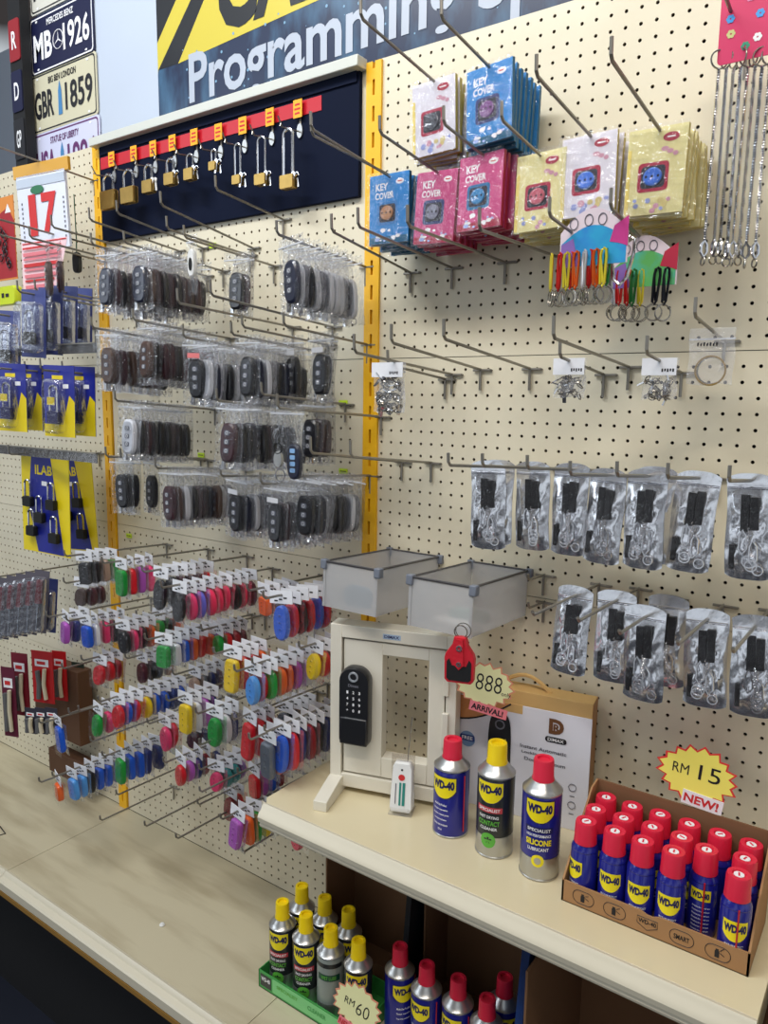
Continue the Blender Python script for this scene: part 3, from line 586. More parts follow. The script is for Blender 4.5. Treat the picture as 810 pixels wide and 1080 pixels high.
# ================================================================ spray cans
def shield(mb, R, zc, w_, h, txtw, x=0.0, m=wdyel, border=True):
    ft = lambda u: zc+h*.5
    fb = lambda u: zc-h*.5+h*.38*((abs(u-x)/(w_/2))**2.4)
    if border: mb.wrap(R+.0004, x-w_*.53, x+w_*.53, lambda u: zc+h*.54, lambda u: zc-h*.54+h*.38*((abs(u-x)/(w_*.53))**2.4), wdnavy)
    mb.wrap(R+.0007, x-w_/2, x+w_/2, ft, fb, m)
    mb.text('WD-40', x, zc+h*.15, w_*.90, h*.42, 0, wdnavy, .06, R=R+.0011)
def bigcan(kind):
    R, hb_, hs, hc = {'blue': (.033, .128, .016, .037), 'grey': (.033, .148, .018, .038), 'silicone': (.033, .150, .018, .038), 'lower_grey': (.029, .143, .017, .038), 'lower_white': (.029, .143, .017, .038), 'lower_blue': (.030, .14, .017, .038)}[kind]
    t = empty('spray_can', (0, 0, 0), '', 'spray can'); mb = MB()
    base = {'blue': wdblue, 'grey': charc, 'silicone': wdblue, 'lower_grey': charc, 'lower_white': mat('can_palegrey', (150, 158, 152), .35, .3), 'lower_blue': wdblue}[kind]
    zb = .0 if kind in ('blue', 'lower_blue') else hb_*.27
    if zb: mb.lathe([(R-.001, 0), (R, .003), (R, zb)], silver)
    mb.lathe([(R-.0012, zb), (R, zb+.001), (R, hb_-.004), (R-.001, hb_-.0015)] if zb else [(R-.002, 0), (R, .002), (R, hb_-.004), (R-.001, hb_-.0015)], base)
    mb.lathe([(R-.001, 0), (R+.0008, .001), (R+.0008, .003), (R, .004)], silver)
    mb.build('can_body', t)
    MB().lathe([(R-.001, hb_-.0015), (R+.0008, hb_), (R+.0006, hb_+.002), (R-.0015, hb_+.003), (R*.8, hb_+hs*.55), (R*.62, hb_+hs*.9), (R*.58, hb_+hs)], silver).build('shoulder', t)
    cm = capyel if kind in ('grey', 'lower_grey', 'lower_white') else capred; rc = R*.53; z = hb_+hs-.002
    c = MB().lathe([(rc*1.06, z), (rc*1.07, z+.004), (rc, z+.008), (rc*.97, z+hc-.003), (rc*.92, z+hc), (rc*.62, z+hc), (rc*.58, z+hc-.004), (0, z+hc-.004)], cm, 24)
    c.build('cap', t)
    mb = MB(); q = R+.0009
    if kind == 'blue':
        shield(mb, R, hb_*.76, .050, .040, -.004)
        for i, s in enumerate(['Multi-Use Product', 'Stops squeaks', 'Loosens rusted parts', 'Frees sticky mechanisms', 'Drives out moisture', '330 ml']):
            mb.text(s, -.004, hb_*(.50-.075*i), .026+.004*(i % 3) if i < 5 else .008, .0042, 0, whiteink, .02, R=q)
    elif kind == 'lower_blue':
        shield(mb, R, hb_*.78, .046, .036, 0)
        for i, s in enumerate(['Multi-Use Product', 'Stops squeaks', 'Frees sticky mechanisms']): mb.text(s, 0, hb_*(.55-.08*i), .030, .0045, 0, whiteink, .02, R=q)
    elif kind == 'lower_white':
        mb.wrap(R+.0004, -.036, .036, lambda u: hb_*.93, lambda u: hb_*.86, charc); mb.wrap(R+.0006, -.02, .03, lambda u: hb_*.76, lambda u: hb_*.66, mat('can_green_dark', (18, 70, 52), .4)); mb.text('WET LUBE', .005, hb_*.71, .034, .008, 0, greenp, .02, R=q)
    else:
        g = kind != 'silicone'
        shield(mb, R, hb_*.83, .048, .038, 0)
        mb.wrap(R+.0005, -.024, .024, lambda u: hb_*.65, lambda u: hb_*.58, mat('can_pinkred', (196, 60, 70), .4) if g else wdnavy)
        mb.text('SPECIALIST', 0, hb_*.615, .040, .0055, 0, whiteink, .02, R=q)
        if g:
            mb.text('FAST DRYING', 0, hb_*.525, .036, .0055, 0, whiteink, .02, R=q); mb.text('CONTACT', 0, hb_*.45, .040, .009, 0, greenp, .03, R=q); mb.text('CLEANER', 0, hb_*.38, .032, .0055, 0, whiteink, .02, R=q)
            mb.wrap(R+.0006, -.014, .014, lambda u: hb_*.23+math.sqrt(max(0, .014**2-u*u)), lambda u: hb_*.23-math.sqrt(max(0, .014**2-u*u)), greenp, 16)
            mb.text('*', 0, hb_*.23, .014, .014, 0, charc, .03, R=q)
        else:
            mb.text('HIGH PERFORMANCE', 0, hb_*.55, .042, .005, 0, whiteink, .02, R=q); mb.text('SILICONE', 0, hb_*.47, .044, .0105, 0, wdyel, .04, R=q); mb.text('LUBRICANT', 0, hb_*.39, .036, .006, 0, whiteink, .02, R=q)
            mb.wrap(R+.0006, -.011, .011, lambda u: hb_*.25+math.sqrt(max(0, .011**2-u*u)), lambda u: hb_*.25-math.sqrt(max(0, .011**2-u*u)), wdyel, 14)
            mb.wrap(R+.0008, -.006, .006, lambda u: hb_*.25+math.sqrt(max(0, .006**2-u*u)), lambda u: hb_*.25-math.sqrt(max(0, .006**2-u*u)), silver, 10)
    mb.build('printed_label', t, smooth=0)
    if kind in ('blue', 'lower_blue'):
        MB().tube([(R*math.sin(1.25)*1.04, -R*math.cos(1.25)*1.04, .012), (R*math.sin(1.25)*1.04, -R*math.cos(1.25)*1.04, hb_-.008)], .0012, mat('red_straw', (190, 24, 40), .35)).build('straw', t)
    return t
def place_can(o, x, y, z, rot, label, group=None):
    o.location = (x, y, z); o.rotation_euler = (0, 0, rot); o['label'] = label
    if group: o['group'] = group
    return o
place_can(use('c_blue', bigcan, 'blue'), .254, -.194, ZS, .02, 'blue WD-40 spray can with red cap, shortest of three on the shelf')
place_can(use('c_grey', bigcan, 'grey'), .348, -.201, ZS, .12, 'charcoal and silver spray can with yellow cap, middle of three on the shelf')
place_can(use('c_sil', bigcan, 'silicone'), .439, -.211, ZS, .30, 'blue and silver silicone spray can with red cap beside the mini can carton')
# ---- mini cans in a carton
def mini(straw):
    R, hb_ = .0211, .091; t = empty('mini_spray_can', (0, 0, 0), '', 'spray can', 'mini cans in the open carton')
    MB().lathe([(R-.002, 0), (R, .002), (R, hb_-.006), (R-.0006, hb_-.005), (R-.0006, hb_-.004), (R, hb_-.003), (R-.001, hb_+.001), (R-.004, hb_+.006), (R*.72, hb_+.010)], wdblue, 24).build('can_body', t)
    rc = R*.83; z = hb_+.007
    MB().lathe([(rc*1.03, z), (rc*1.03, z+.003), (rc, z+.006), (rc*.97, z+.031), (rc*.90, z+.035), (rc*.55, z+.035), (rc*.5, z+.032), (0, z+.032)], capred, 24).build('cap', t)
    MB().lathe([(rc*.42, z+.0322), (rc*.4, z+.034), (0, z+.034)], whiteink, 14, c=(0, 0, 0)).box(-.0012, .0012, -.004, .004, z+.0335, z+.0346, capred).build('nozzle', t)
    mb = MB(); shield(mb, R, .056, .035, .031, 0, border=False)
    for i, s in enumerate(['MULTI-USE PRODUCT', 'Lubricates and protects']): mb.text(s, 0, .034-.006*i, .026, .0035, 0, whiteink, .02, R=R+.0008)
    if straw == 2:
        mb = MB()
        for i in range(7): mb.text('Directions for use and care', 0, .05-.0062*i, .026, .0026, 0, whiteink, .02, R=R+.0008)
        mb.wrap(R+.0006, -.017, .013, lambda u: .078, lambda u: .060, wdyel); mb.text('WD-40', -.002, .069, .026, .010, 0, wdnavy, .05, R=R+.001)
    mb.build('printed_label', t, smooth=0)
    if straw: MB().tube([(.003, -R-.0016, .006), (.003, -R-.0016, hb_)], .0013, mat('red_straw', 0)).build('straw', t)
    return t
rows = [('front row', -.236, [(0, -.6, 0), (1, .1, 0), (2, .15, 0), (3, .1, 0), (5, .2, 1)]), ('middle row', -.190, [(0, .4, 0), (1, -.5, 0), (2, .5, 0), (3, 1.2, 0), (4, .1, 2), (5, -.3, 0)]), ('back row', -.146, [(i, random.uniform(-1, 1), 0) for i in range(6)])]
cn = ['leftmost', 'second from left', 'third from left', 'third from right', 'second from right', 'rightmost']
for rn, y, lst in rows:
    for i, rot, st in lst:
        o = use('mini%d' % st, mini, st); yy = y+random.uniform(-.002, .002); xo = random.uniform(-.001, .0008)
        if st == 2: yy -= .018; xo -= .006
        if st == 2: yy = y-.012
        place_can(o, .5257+.0449*i+xo, yy, ZS+.002, rot, 'mini blue can with red cap, %s in the %s of the carton' % (cn[i], rn))
cx0, cx1, cy0, cy1 = .500, .776, -.261, -.120
t = empty('display_carton', ((cx0+cx1)/2, (cy0+cy1)/2, ZS), 'brown open carton holding mini blue cans on the shelf', 'carton')
hw = (cx1-cx0)/2; hd = (cy1-cy0)/2; HF = .036; HBK = .150
mb = MB(); mb.box(-hw, hw, -hd, hd, 0, .0015, cardb)
mb.add([(-hw, -hd, 0), (hw, -hd, 0), (hw, -hd, HF), (hw*.1, -hd, HF), (hw*.03, -hd, HF-.004), (-hw*.03, -hd, HF-.004), (-hw*.1, -hd, HF), (-hw, -hd, HF)]+[(-hw, -hd+.003, 0), (hw, -hd+.003, 0), (hw, -hd+.003, HF), (hw*.1, -hd+.003, HF), (hw*.03, -hd+.003, HF-.004), (-hw*.03, -hd+.003, HF-.004), (-hw*.1, -hd+.003, HF), (-hw, -hd+.003, HF)],
       [(0, 1, 2, 3, 4, 5, 6, 7), tuple(range(15, 7, -1))]+[(i, (i+1) % 8+0, 8+(i+1) % 8, 8+i) for i in range(8)], cardb); mb.build('front_flap', t, smooth=0)
for s in (-1, 1):
    mb = MB(); o = [(-hd, 0), (hd, 0), (hd, HBK), (hd*.6, HBK-.004), (-hd*.4, HF+.045), (-hd, HF+.002)]; n = 6; x = s*hw
    mb.add([(x, p[0], p[1]) for p in o]+[(x-s*.003, p[0], p[1]) for p in o], [tuple(range(n)), tuple(range(2*n-1, n-1, -1))]+[(i, (i+1) % n, n+(i+1) % n, n+i) for i in range(n)], cardb); mb.build('side_wall', t, smooth=0)
MB().box(-hw, hw, hd-.003, hd, 0, HBK, cardk).build('back_wall', t)
mb = MB()
for i, s in enumerate(['T', 'B', 'WD-40', 'SMART', 'M']):
    x = hw*(-.74+.36*i)
    if i != 2:
        o = rrect(.034, .022, .0105, cx=x, cz=.018); mb.tube([(p[0], -hd-.0003, p[1]) for p in o], .0005, ink, 4, True)
        if len(s) > 3: mb.text(s, x, .018, .022, .008, -hd-.0006, ink, .02)
        else: mb.box(x-.004, x+.002, -hd-.0006, -hd, .011, .021, ink).box(x-.003, x+.001, -hd-.0006, -hd, .021, .024, ink).tube([(x+.003, -hd-.0004, .022), (x+.008, -hd-.0004, .024+.001*i)], .0005, ink, 4).tube([(x+.003, -hd-.0004, .019), (x+.009, -hd-.0004, .016)], .0005, ink, 4)
    else:
        o = [(x-.015, .027), (x+.015, .027), (x+.015, .016), (x, .008), (x-.015, .016)]; mb.tube([(p[0], -hd-.0003, p[1]) for p in o], .0005, ink, 4, True); mb.text(s, x, .021, .026, .007, -hd-.0006, ink, .02)
mb.build('printed_icons', t, smooth=0)
# ---- price bursts
def price(q, w_, h, tx, label, rot, seed, rz=.35, red=True, sub=None, rx=0):
    t = empty('price_burst', tuple(q), label, 'price sign', rz=rz); t.rotation_euler = (rx, 0, rz)
    yl = mat('burst_yellow' if red else 'burst_pale', (252, 240, 110) if red else (240, 238, 180), .5, var=.05)
    M = Matrix.Rotation(rot, 4, 'Y')
    mb = MB(); mb.M = M; mb.prism(burst(w_, h, 17, .84, .05, seed), -.0006, .0006, mat('burst_red', (226, 60, 56), .5) if red else mat('burst_pink', (226, 150, 120), .5)); mb.flat([(p[0]*.93, p[1]*.93) for p in burst(w_, h, 17, .84, .05, seed)], -.001, yl); mb.build('burst_card', t, smooth=0)
    mb = MB(); mb.M = M
    for s, x, z, a, b, bo, mm in tx: mb.text(s, x*w_, z*h, a*w_, b*h, -.0014, mm, bo)
    mb.build('handwriting', t, smooth=0)
    if sub:
        s, x, z, a, b, bgm, fgm, rt = sub; mb = MB(); mb.M = M @ Matrix.Translation((x*w_, -.0018, z*h)) @ Matrix.Rotation(rt, 4, 'Y')
        mb.prism([(-a*w_*.56, -b*h*.8), (a*w_*.62, -b*h*.8), (a*w_*.62, b*h*.8), (-a*w_*.56, b*h*.8)], -.0006, .0006, bgm); mb.text(s, 0, 0, a*w_, b*h, -.001, fgm, .03); mb.build('slogan_strip', t, smooth=0)
    return t
pkst = mat('strip_pink', (240, 130, 140), .5)
q = W(735, 817, -.122); price(q, .123, .098, [('RM', -.2, .04, .20, .17, .0, ink), ('15', .15, .06, .26, .26, .0, ink)], 'yellow starburst price sign reading RM 15 above the mini can carton', .07, 4, rz=.10, sub=('NEW!', .10, -.43, .42, .15, whiteink, redink, .05))
tag(MB().box(-.002, .002, -.0005, .0005, -.075, -.015, white).build('price_sign_stick', loc=(q.x, -.1185, q.z-.005)), 'thin white stick behind the RM 15 price sign', 'stick')
q = W(511, 722, -.15); price(q, .115, .088, [('RM', -.27, .06, .15, .14, .0, ink), ('888', .07, .05, .42, .36, -.01, ink), ('only', .36, -.12, .15, .12, .0, ink)], 'pale starburst price sign reading RM 888 only on the lock box', .10, 9, rz=.28, red=False, sub=('ARRIVAL!', .10, -.52, .52, .13, pkst, ink, .06))
q = W(376, 1061, -.286); price(q, .110, .092, [('RM', -.14, .02, .2, .15, .0, ink), ('60', .14, -.02, .26, .28, -.01, ink)], 'pale yellow starburst price sign reading RM 60 on the green tray', .18, 5, rz=.15, red=False, sub=('NEW!', -.1, -.5, .3, .12, pkst, redink, .1), rx=-.12)
# ---- lock maker box
aR = math.radians(9); bx = empty('lock_box', (.334, -.078, ZS), 'white printed lock box with brown top and handle behind the cans', 'box', rz=aR); hw = .132; BH = .252; BD = .045
bw_ = mat('box_white', (230, 230, 238), .4); tan = mat('kraft_top', (212, 172, 108), .6)
mb = MB().box(-hw, hw, 0, BD, 0, BH-.028, bw_); mb.build('box_body', bx, bevel=.001)
mb = MB().box(-hw, hw, .0005, BD, BH-.028, BH, tan).box(-hw+.09, -hw+.135, -.0006, .001, BH-.045, BH-.027, tan)
mb.add([(hw, 0, .0), (hw+.0004, 0, 0), (hw+.0004, BD, 0), (hw+.0004, BD, BH), (hw+.0004, 0, BH)], [(1, 2, 3, 4)], cardb); mb.build('kraft_lid', bx, bevel=.0015)
MB().tube([(-.05, .02, BH-.001)]+[(-.05+.10*i/8, .02, BH+.026*math.sin(math.pi*i/8)) for i in range(1, 8)]+[(.05, .02, BH-.001)], .004, tan, 6).build('carry_handle', bx)
mb = MB(); y = -.0008; yy = lambda n: y-.0003*n
arc = [(-hw+.001, BH-.029), (-.02, BH-.029)]+[(-.02-(hw-.021)*i/8, BH-.03-.048*math.sin(math.pi/2*i/8)) for i in range(1, 9)]
mb.flat(arc, y, mat('box_orange', (206, 140, 84), .5)); mb.tube([(p[0], y, p[1]) for p in arc[1:]], .0016, blackm, 4)
mb.flat(oval(.046, .175, 24, -.040, .115, .55), yy(1), black); mb.ring((-.040, yy(2), .178), .0085, .0016, inkg, n=18)
for r_ in range(5): mb.flat(oval(.003, .003, 6, -.028, .15-.011*r_), yy(2), mat('keypad_amber', (220, 180, 80), .5))
mb.flat(oval(.032, .032, 20, -.105, .135), yy(1), mat('seal_blue', (120, 150, 190), .5)); mb.flat(rrect(.03, .013, .003, cx=-.105, cz=.137), yy(2), mat('seal_navy', (40, 60, 130), .5)); mb.text('FREE', -.105, .137, .022, .007, yy(3), whiteink, .02)
orl = mat('logo_brown', (110, 70, 40), .5)
mb.text('D', .068, .196, .028, .030, yy(1), orl, .045); mb.text('R', .069, .194, .013, .015, yy(2), orl, .03)
mb.flat(rrect(.040, .011, .005, cx=.068, cz=.170), yy(1), ink); mb.text('DIMAX', .068, .170, .030, .006, yy(2), whiteink, .02)
for i, s in enumerate(['Instant Automatic', 'Locking And', 'Door Maximum']): mb.text(s, .045-.012*(i == 1)+.004*(i == 2), .146-.012*i, .088-.03*(i > 0)+.02*(i == 2), .007, yy(1), inkg, .025)
for i in range(2): mb.ring((.103, yy(1), .085-.035*i), .007, .0006, inkg, n=14); mb.box(.0985, .1075, yy(1), yy(0), .067-.035*i, .0685-.035*i, inkg)
mb.build('box_print', bx, smooth=0)
# ---- lock display frame
aF = math.radians(17); fr = empty('lock_display_frame', (-.018, -.217, ZS), 'cream upvc demonstration frame with black smart door lock', 'display frame', rz=aF)
fm = mat('frame_upvc', (226, 220, 204), .32); FW, FH, b0 = .258, .352, .012
def rectring(mb, x0, x1, z0, z1, a, b, c, d, y0, y1, m):   # frame with margins left,right,bottom,top
    mb.box(x0, x0+a, y0, y1, z0, z1, m).box(x1-b, x1, y0, y1, z0, z1, m).box(x0+a, x1-b, y0, y1, z0, z0+c, m).box(x0+a, x1-b, y0, y1, z1-d, z1, m)
mb = MB(); rectring(mb, 0, FW, b0, FH, .024, .020, .028, .026, 0, .042, fm); mb.build('outer_frame', fr, bevel=.0012)
mb = MB(); rectring(mb, .0275, FW-.0235, b0+.0315, FH-.0295, .081, .032, .042, .024, .004, .036, fm); mb.build('door_leaf', fr, bevel=.0012)
mb = MB(); rectring(mb, .0235, FW-.0195, b0+.0275, FH-.0255, .005, .005, .005, .005, .020, .034, blackm); mb.build('gap_shade_ring', fr)  # black ring added in the leaf gap, standing in for its shade
mb = MB()
for z in (.235, .13): mb.box(FW-.026, FW-.014, -.004, .004, z, z+.07, fm)
mb.build('hinge', fr, bevel=.001)
MB().box(.11, .146, -.0006, .001, FH-.019, FH-.009, mat('sticker_blue', (170, 190, 214), .5)).text('DIMAX', .128, FH-.014, .03, .006, -.0009, wdnavy, .02).build('sticker', fr, smooth=0)
for x, f_ in ((.0, -.085), (FW-.03, -.03)):
    MB().add([(x, f_, 0), (x+.028, f_, 0), (x+.028, .05, 0), (x, .05, 0), (x, f_, .02), (x+.028, f_, .02), (x+.028, -.01, .034), (x+.028, .05, .034), (x, .05, .034), (x, -.01, .034)],
             [(3, 2, 1, 0), (0, 1, 5, 4), (4, 5, 6, 9), (9, 6, 7, 8), (8, 7, 2, 3), (0, 4, 9, 8, 3), (1, 2, 7, 6, 5)], fm).build('foot', fr, bevel=.0012)
lk = MB().prism(rrect(.062, .162, .027, 8, .058, .193)[:18]+[(p[0], p[1]) for p in rrect(.062, .162, .012, 8, .058, .193)[18:]], -.022, .004, black, .04).build('smart_lock', fr, label='black smart door lock with keypad')
mb = MB(); mb.ring((.058, -.0235, .256), .0085, .0022, mat('ring_pale', (200, 206, 214), .25, .6), n=22); mb.text('Dimax', .058, .238, .022, .006, -.0228, inkg, .03)
for r_ in range(4):
    for c in range(3): mb.text('123456789*0#'[r_*3+c], .0455+.0125*c, .224-.0125*r_, .004, .006, -.0228, whiteink, .03)
mb.build('keypad', lk, smooth=0)
MB().box(.030, .0875, -.026, -.020, .116, .172, black).build('lock_cover', lk, bevel=.003)
# ---- remote on a clear stand, red key pouch
rm = empty('remote_control', (.150, -.205, ZS+.004), 'white gate remote with red button and thin aerial on a clear stand', 'remote'); rm.rotation_euler = (-.16, 0, .38); rm.scale = (1.3, 1.2, 1.22)
MB().prism([(-.014, .0), (.014, .0), (.017, .006), (.0145, .072), (.011, .079), (-.011, .079), (-.0145, .072), (-.017, .006)], -.008, .008, white, .05).build('case', rm, bevel=.0015)
MB().flat(oval(.010, .010, 16, 0, .056), -.0086, redink).flat(oval(.0035, .0035, 10, 0, .068), -.0086, ink).box(-.003, .000, -.0088, -.0086, .012, .048, mat('teal_ink', (30, 130, 120), .5)).box(.002, .006, -.0088, -.0086, .012, .048, mat('teal_ink', 0)).box(-.009, -.0075, -.0088, -.0086, .014, .046, inkg).build('buttons_and_print', rm, smooth=0)
MB().tube([(.006, .0, .076), (.009, .003, .15)], .0007, chrome, 5).build('aerial', rm)
st = MB().box(-.022, .024, -.014, -.012, -.002, .012, film).box(-.022, .024, -.014, .030, -.003, -.0015, film).box(-.022, .024, .0125, .0145, -.002, .11, clear('stand_acrylic', .16, tint=(.95, .92, .88), rough=.1, bump=.05)).build('acrylic_stand', loc=(.148, -.203, ZS+.0035)); st.rotation_euler[2] = .38; tag(st, 'clear acrylic stand holding the white remote', 'stand')
rt = empty('key_pouch', tuple(W(486, 664, -.262)), 'red and black leather key pouch hanging below the clear box', 'key pouch', rz=.3)
rl = mat('red_leather', (206, 28, 46), .4, bump=.2, bscale=200)
o = [(-.010, -.012), (.010, -.012), (.013, -.026), (.024, -.042), (.026, -.05), (.025, -.088), (.020, -.093), (-.020, -.093), (-.025, -.088), (-.026, -.05), (-.024, -.042), (-.013, -.026)]
MB().prism(o, -.006, .006, rl, .03).build('pouch_body', rt, bevel=.001)
MB().prism([(-.021, -.055), (-.017, -.050), (-.012, -.062), (.012, -.062), (.017, -.050), (.021, -.055), (.021, -.084), (.017, -.088), (-.017, -.088), (-.021, -.084)], -.0075, -.0055, blackm).build('black_panel', rt)
MB().prism([(-.006, -.015), (.006, -.015), (.008, -.06), (0, -.068), (-.008, -.06)], -.009, -.0065, rl).ring((0, -.0092, -.03), .004, .002, chrome, n=10).ring((0, -.0092, -.058), .003, .002, chrome, n=10).build('strap', rt)
MB().ring((0, 0, -.004), .011, .0012, ringm, n=20).ring((.004, .002, -.002), .013, .0010, ringm, n=20).build('ring', rt)
# ---- clear hanging boxes
frost = clear('frosted_acrylic', .32, tint=(.95, .94, .91), rough=.35, bump=.05, bscale=8, white=.78, metal=.05); rim = mat('dark_rim', (70, 68, 70), .35); clip = mat('corner_clip', (112, 118, 130), .4)
def tray(x0, x1, y0, label, zr):
    H = .088; D = -y0; t = empty('clear_box', (x0, -.004, zr), label, 'box', 'frosted hanging boxes'); t.rotation_euler = (-.05, 0, 0); Wd = x1-x0; T = .003
    MB().box(0, Wd, -D, -D+T, -H, 0, frost).build('front_panel', t); MB().box(0, Wd, -T, 0, -H, 0, frost).build('rear_panel', t)
    MB().box(0, T, -D+T, -T, -H, 0, frost).build('side_panel', t); MB().box(Wd-T, Wd, -D+T, -T, -H, 0, frost).build('side_panel', t)
    MB().box(T, Wd-T, -D+T, -T, -H, -H+T, frost).build('base_panel', t)
    mb = MB()
    for a, b in (((0, -D), (Wd, -D)), ((Wd, -D), (Wd, 0)), ((Wd, 0), (0, 0)), ((0, 0), (0, -D))): mb.tube([(a[0], a[1], .001), (b[0], b[1], .001)], .0024, rim, 5)
    mb.build('rim', t)
    for a, b in ((0, -D), (Wd, -D), (Wd, 0), (0, 0)): MB().box(a-.009+.004*(a > 0)-.0, a+.009-.004*(a == 0), b-.004, b+.010, -.014, .005, clip).build('corner_clip', t, bevel=.002)
    for a in (0, Wd): MB().box(a-.003, a+.003, -D-.001, -D+.004, -H, -.012, frost).build('corner_post', t)
    return t
tray(.178, .303, -.225, 'frosted clear hanging box with dark rim, nearer one beside the pouches', -.434)
tray(-.025, .100, -.222, 'frosted clear hanging box with dark rim, left one over the yellow post', -.434)
tag(MB().prism(rrect(.07, .045, .02), -.003, .003, mat('bluegrey_bag', (110, 140, 158), .4)).build('folded_bag', loc=(.03, -.19, -.492)), 'blue grey packet lying inside the left clear box', 'packet')
tag(MB().prism(rrect(.08, .022, .01), -.010, .010, mat('green_bag', (120, 140, 130), .5)).build('folded_bag', loc=(.24, -.12, -.508)), 'pale green packet lying inside the nearer clear box', 'packet')
for x, z, d in ((.335, -.437, 'upper empty hook at the right side of the nearer clear box'), (.338, -.49, 'lower empty hook at the right side of the nearer clear box')):
    hook(x, z, .07, 'short steel '+d, s=.05, tip=.012)
# ================================================================ lower deck: cans, tray, cartons
grt = mat('tray_green', (66, 160, 78), .4, var=.2, vscale=20)
t = empty('green_tray', (-.035, -.205, ZD), 'low green printed tray holding charcoal spray cans with yellow caps', 'tray'); hw = .138; hd = .068
MB().box(-hw, hw, -hd, hd, 0, .002, grt).box(-hw, hw, -hd, -hd+.002, 0, .042, grt).box(-hw, hw, hd-.002, hd, 0, .042, grt).box(-hw, -hw+.002, -hd, hd, 0, .042, grt).box(hw-.002, hw, -hd, hd, 0, .042, grt).build('tray_walls', t)
mb = MB().box(-hw+.006, -hw+.038, -hd-.0006, -hd, .008, .036, charc); mb.text('WD-40', -hw+.022, .026, .026, .010, -hd-.001, whiteink, .03)
mb.box(-hw+.042, hw-.006, -hd-.0005, -hd, .006, .038, mat('tray_pale', (128, 206, 132), .4)); mb.text('SPECIALIST', -hw+.085, .026, .06, .008, -hd-.001, greenp, .02); mb.text('CLEANER', .03, .024, .05, .01, -hd-.001, grt, .02); mb.build('tray_print', t, smooth=0)
cols = ['leftmost', 'second from left', 'third', 'rightmost']
for i in range(4): place_can(use('c_lg' if i != 2 else 'c_lw', bigcan, 'lower_grey' if i != 2 else 'lower_white'), -.137+.0685*i, -.234+.005*(i == 3), ZD+.002, .35+.15*(i % 2), ('charcoal' if i != 2 else 'pale grey and green')+' yellow-capped can, %s in the front row of the green tray' % cols[i], 'cans in the green tray')
for i in range(3): place_can(use('c_lg', bigcan, 'lower_grey'), -.139+.067*i, -.168, ZD+.002, .3+.4*i, 'charcoal yellow-capped can, %s in the back row of the green tray' % ['left', 'middle', 'right'][i], 'cans in the green tray')
for i, (x, y, r_) in enumerate([(.146, -.192, .9), (.216, -.202, .0), (.283, -.196, .0), (.350, -.206, .2), (.353, -.140, .7)]):
    o = use('c_lb', bigcan, 'lower_blue'); place_can(o, x, y, ZD+.005, r_, 'blue red-capped can below the shelf, '+['leftmost beside the yellow capped cans', 'second from the left', 'third from the left', 'front one of the right pair', 'back one of the right pair'][i], 'blue cans on the lower deck')
def carton(x0, x1, y0, y1, h, label):
    t = empty('cardboard_carton', ((x0+x1)/2, (y0+y1)/2, ZD), label, 'carton', 'brown cartons under the shelf'); a = (x1-x0)/2; b = (y1-y0)/2
    t.location.z += .0006; MB().box(-a, a, b-.004, b, 0, h, cardk).build('back_wall', t); MB().box(-a, -a+.004, -b, b-.004, 0, h*.93, cardk).build('side_wall', t); MB().box(a-.004, a, -b, b-.004, 0, h*.93, cardk).build('side_wall', t)
    MB().box(-a, a, -b, -b+.004, 0, .06, cardk).box(-a+.004, a-.004, -b+.004, b-.004, 0, .003, cardk).build('front_wall', t); return t
carton(-.105, .118, -.125, -.018, .34, 'brown cardboard carton standing behind the green tray')
carton(.112, .418, -.250, -.012, .36, 'brown cardboard carton holding the blue cans with red caps') if 0 else carton(.150, .418, -.110, -.012, .37, 'brown cardboard carton behind the blue cans with red caps')
carton(.462, .80, -.30, -.03, .40, 'tall brown cardboard carton below the shelf at right')
b = MB().prism(rrect(.012, .44, .004), -.06, .06, mat('dark_board', (22, 28, 34), .4)).build('folded_board', loc=(.134, -.09, ZD+.222), bevel=.001); b.rotation_euler[1] = .06; tag(b, 'thin black board standing between two brown cartons', 'board')
b = MB().prism(rrect(.014, .44, .004), -.11, .11, mat('blue_board', (30, 60, 120), .35, var=.8, vscale=12, dark=(20, 24, 34))).build('folded_board', loc=(.440, -.16, ZD+.224), bevel=.001); b.rotation_euler[1] = .05; tag(b, 'thin blue and black board beside the tall right-hand carton', 'board')
# ================================================================ bagged key remotes (middle bay)
remcol = dict(black=(22, 22, 28), maroon=(58, 30, 38), navy=(26, 30, 52), silver=(176, 180, 190), brown=(74, 54, 46))
def fobbag(c, tag_c=None, w_=.078, h=.140):
    t = empty('bagged_key_remote', (0, 0, 0), '', 'key remote'); m = mat('remote_'+c, remcol[c], .3, coat=.3)
    zipbag(w_, h, .008, hash(c) % 9 + 1).build('zip_bag', t, smooth=60)
    r = MB().prism(oval(.040, .080, 20, .002, -.078, .6), -.007, .007, m, .12, mat('remote_side_'+c, (90, 92, 104) if c != 'silver' else (210, 212, 220), .35) if c in ('silver',) else m).build('remote_case', t)
    mb = MB(); bm = mat('remote_button', (96, 100, 112), .45)
    for i in range(3): mb.prism(rrect(.014, .010, .003, cx=.002, cz=-.058-.018*i), -.0082, -.006, bm)
    for i in range(3): mb.ring((.002, -.0084, -.058-.018*i), .0032, .0005, whiteink, n=8, k=4)
    mb.build('buttons', r)
    mb = MB(); mb.ring((.012, .0, -.124), .006, .0009, chrome, n=12, k=4).box(-.014, -.006, -.003, .002, -.132, -.115, chrome); mb.build('key_blade', t)
    if tag_c: MB().box(-.016, .018, -.0100, -.0094, -.036, -.026, tag_c).build('sticker', t)
    return t
stk = mat('sticker_white', (222, 222, 226), .5); stp = mat('sticker_pink', (226, 120, 120), .5)
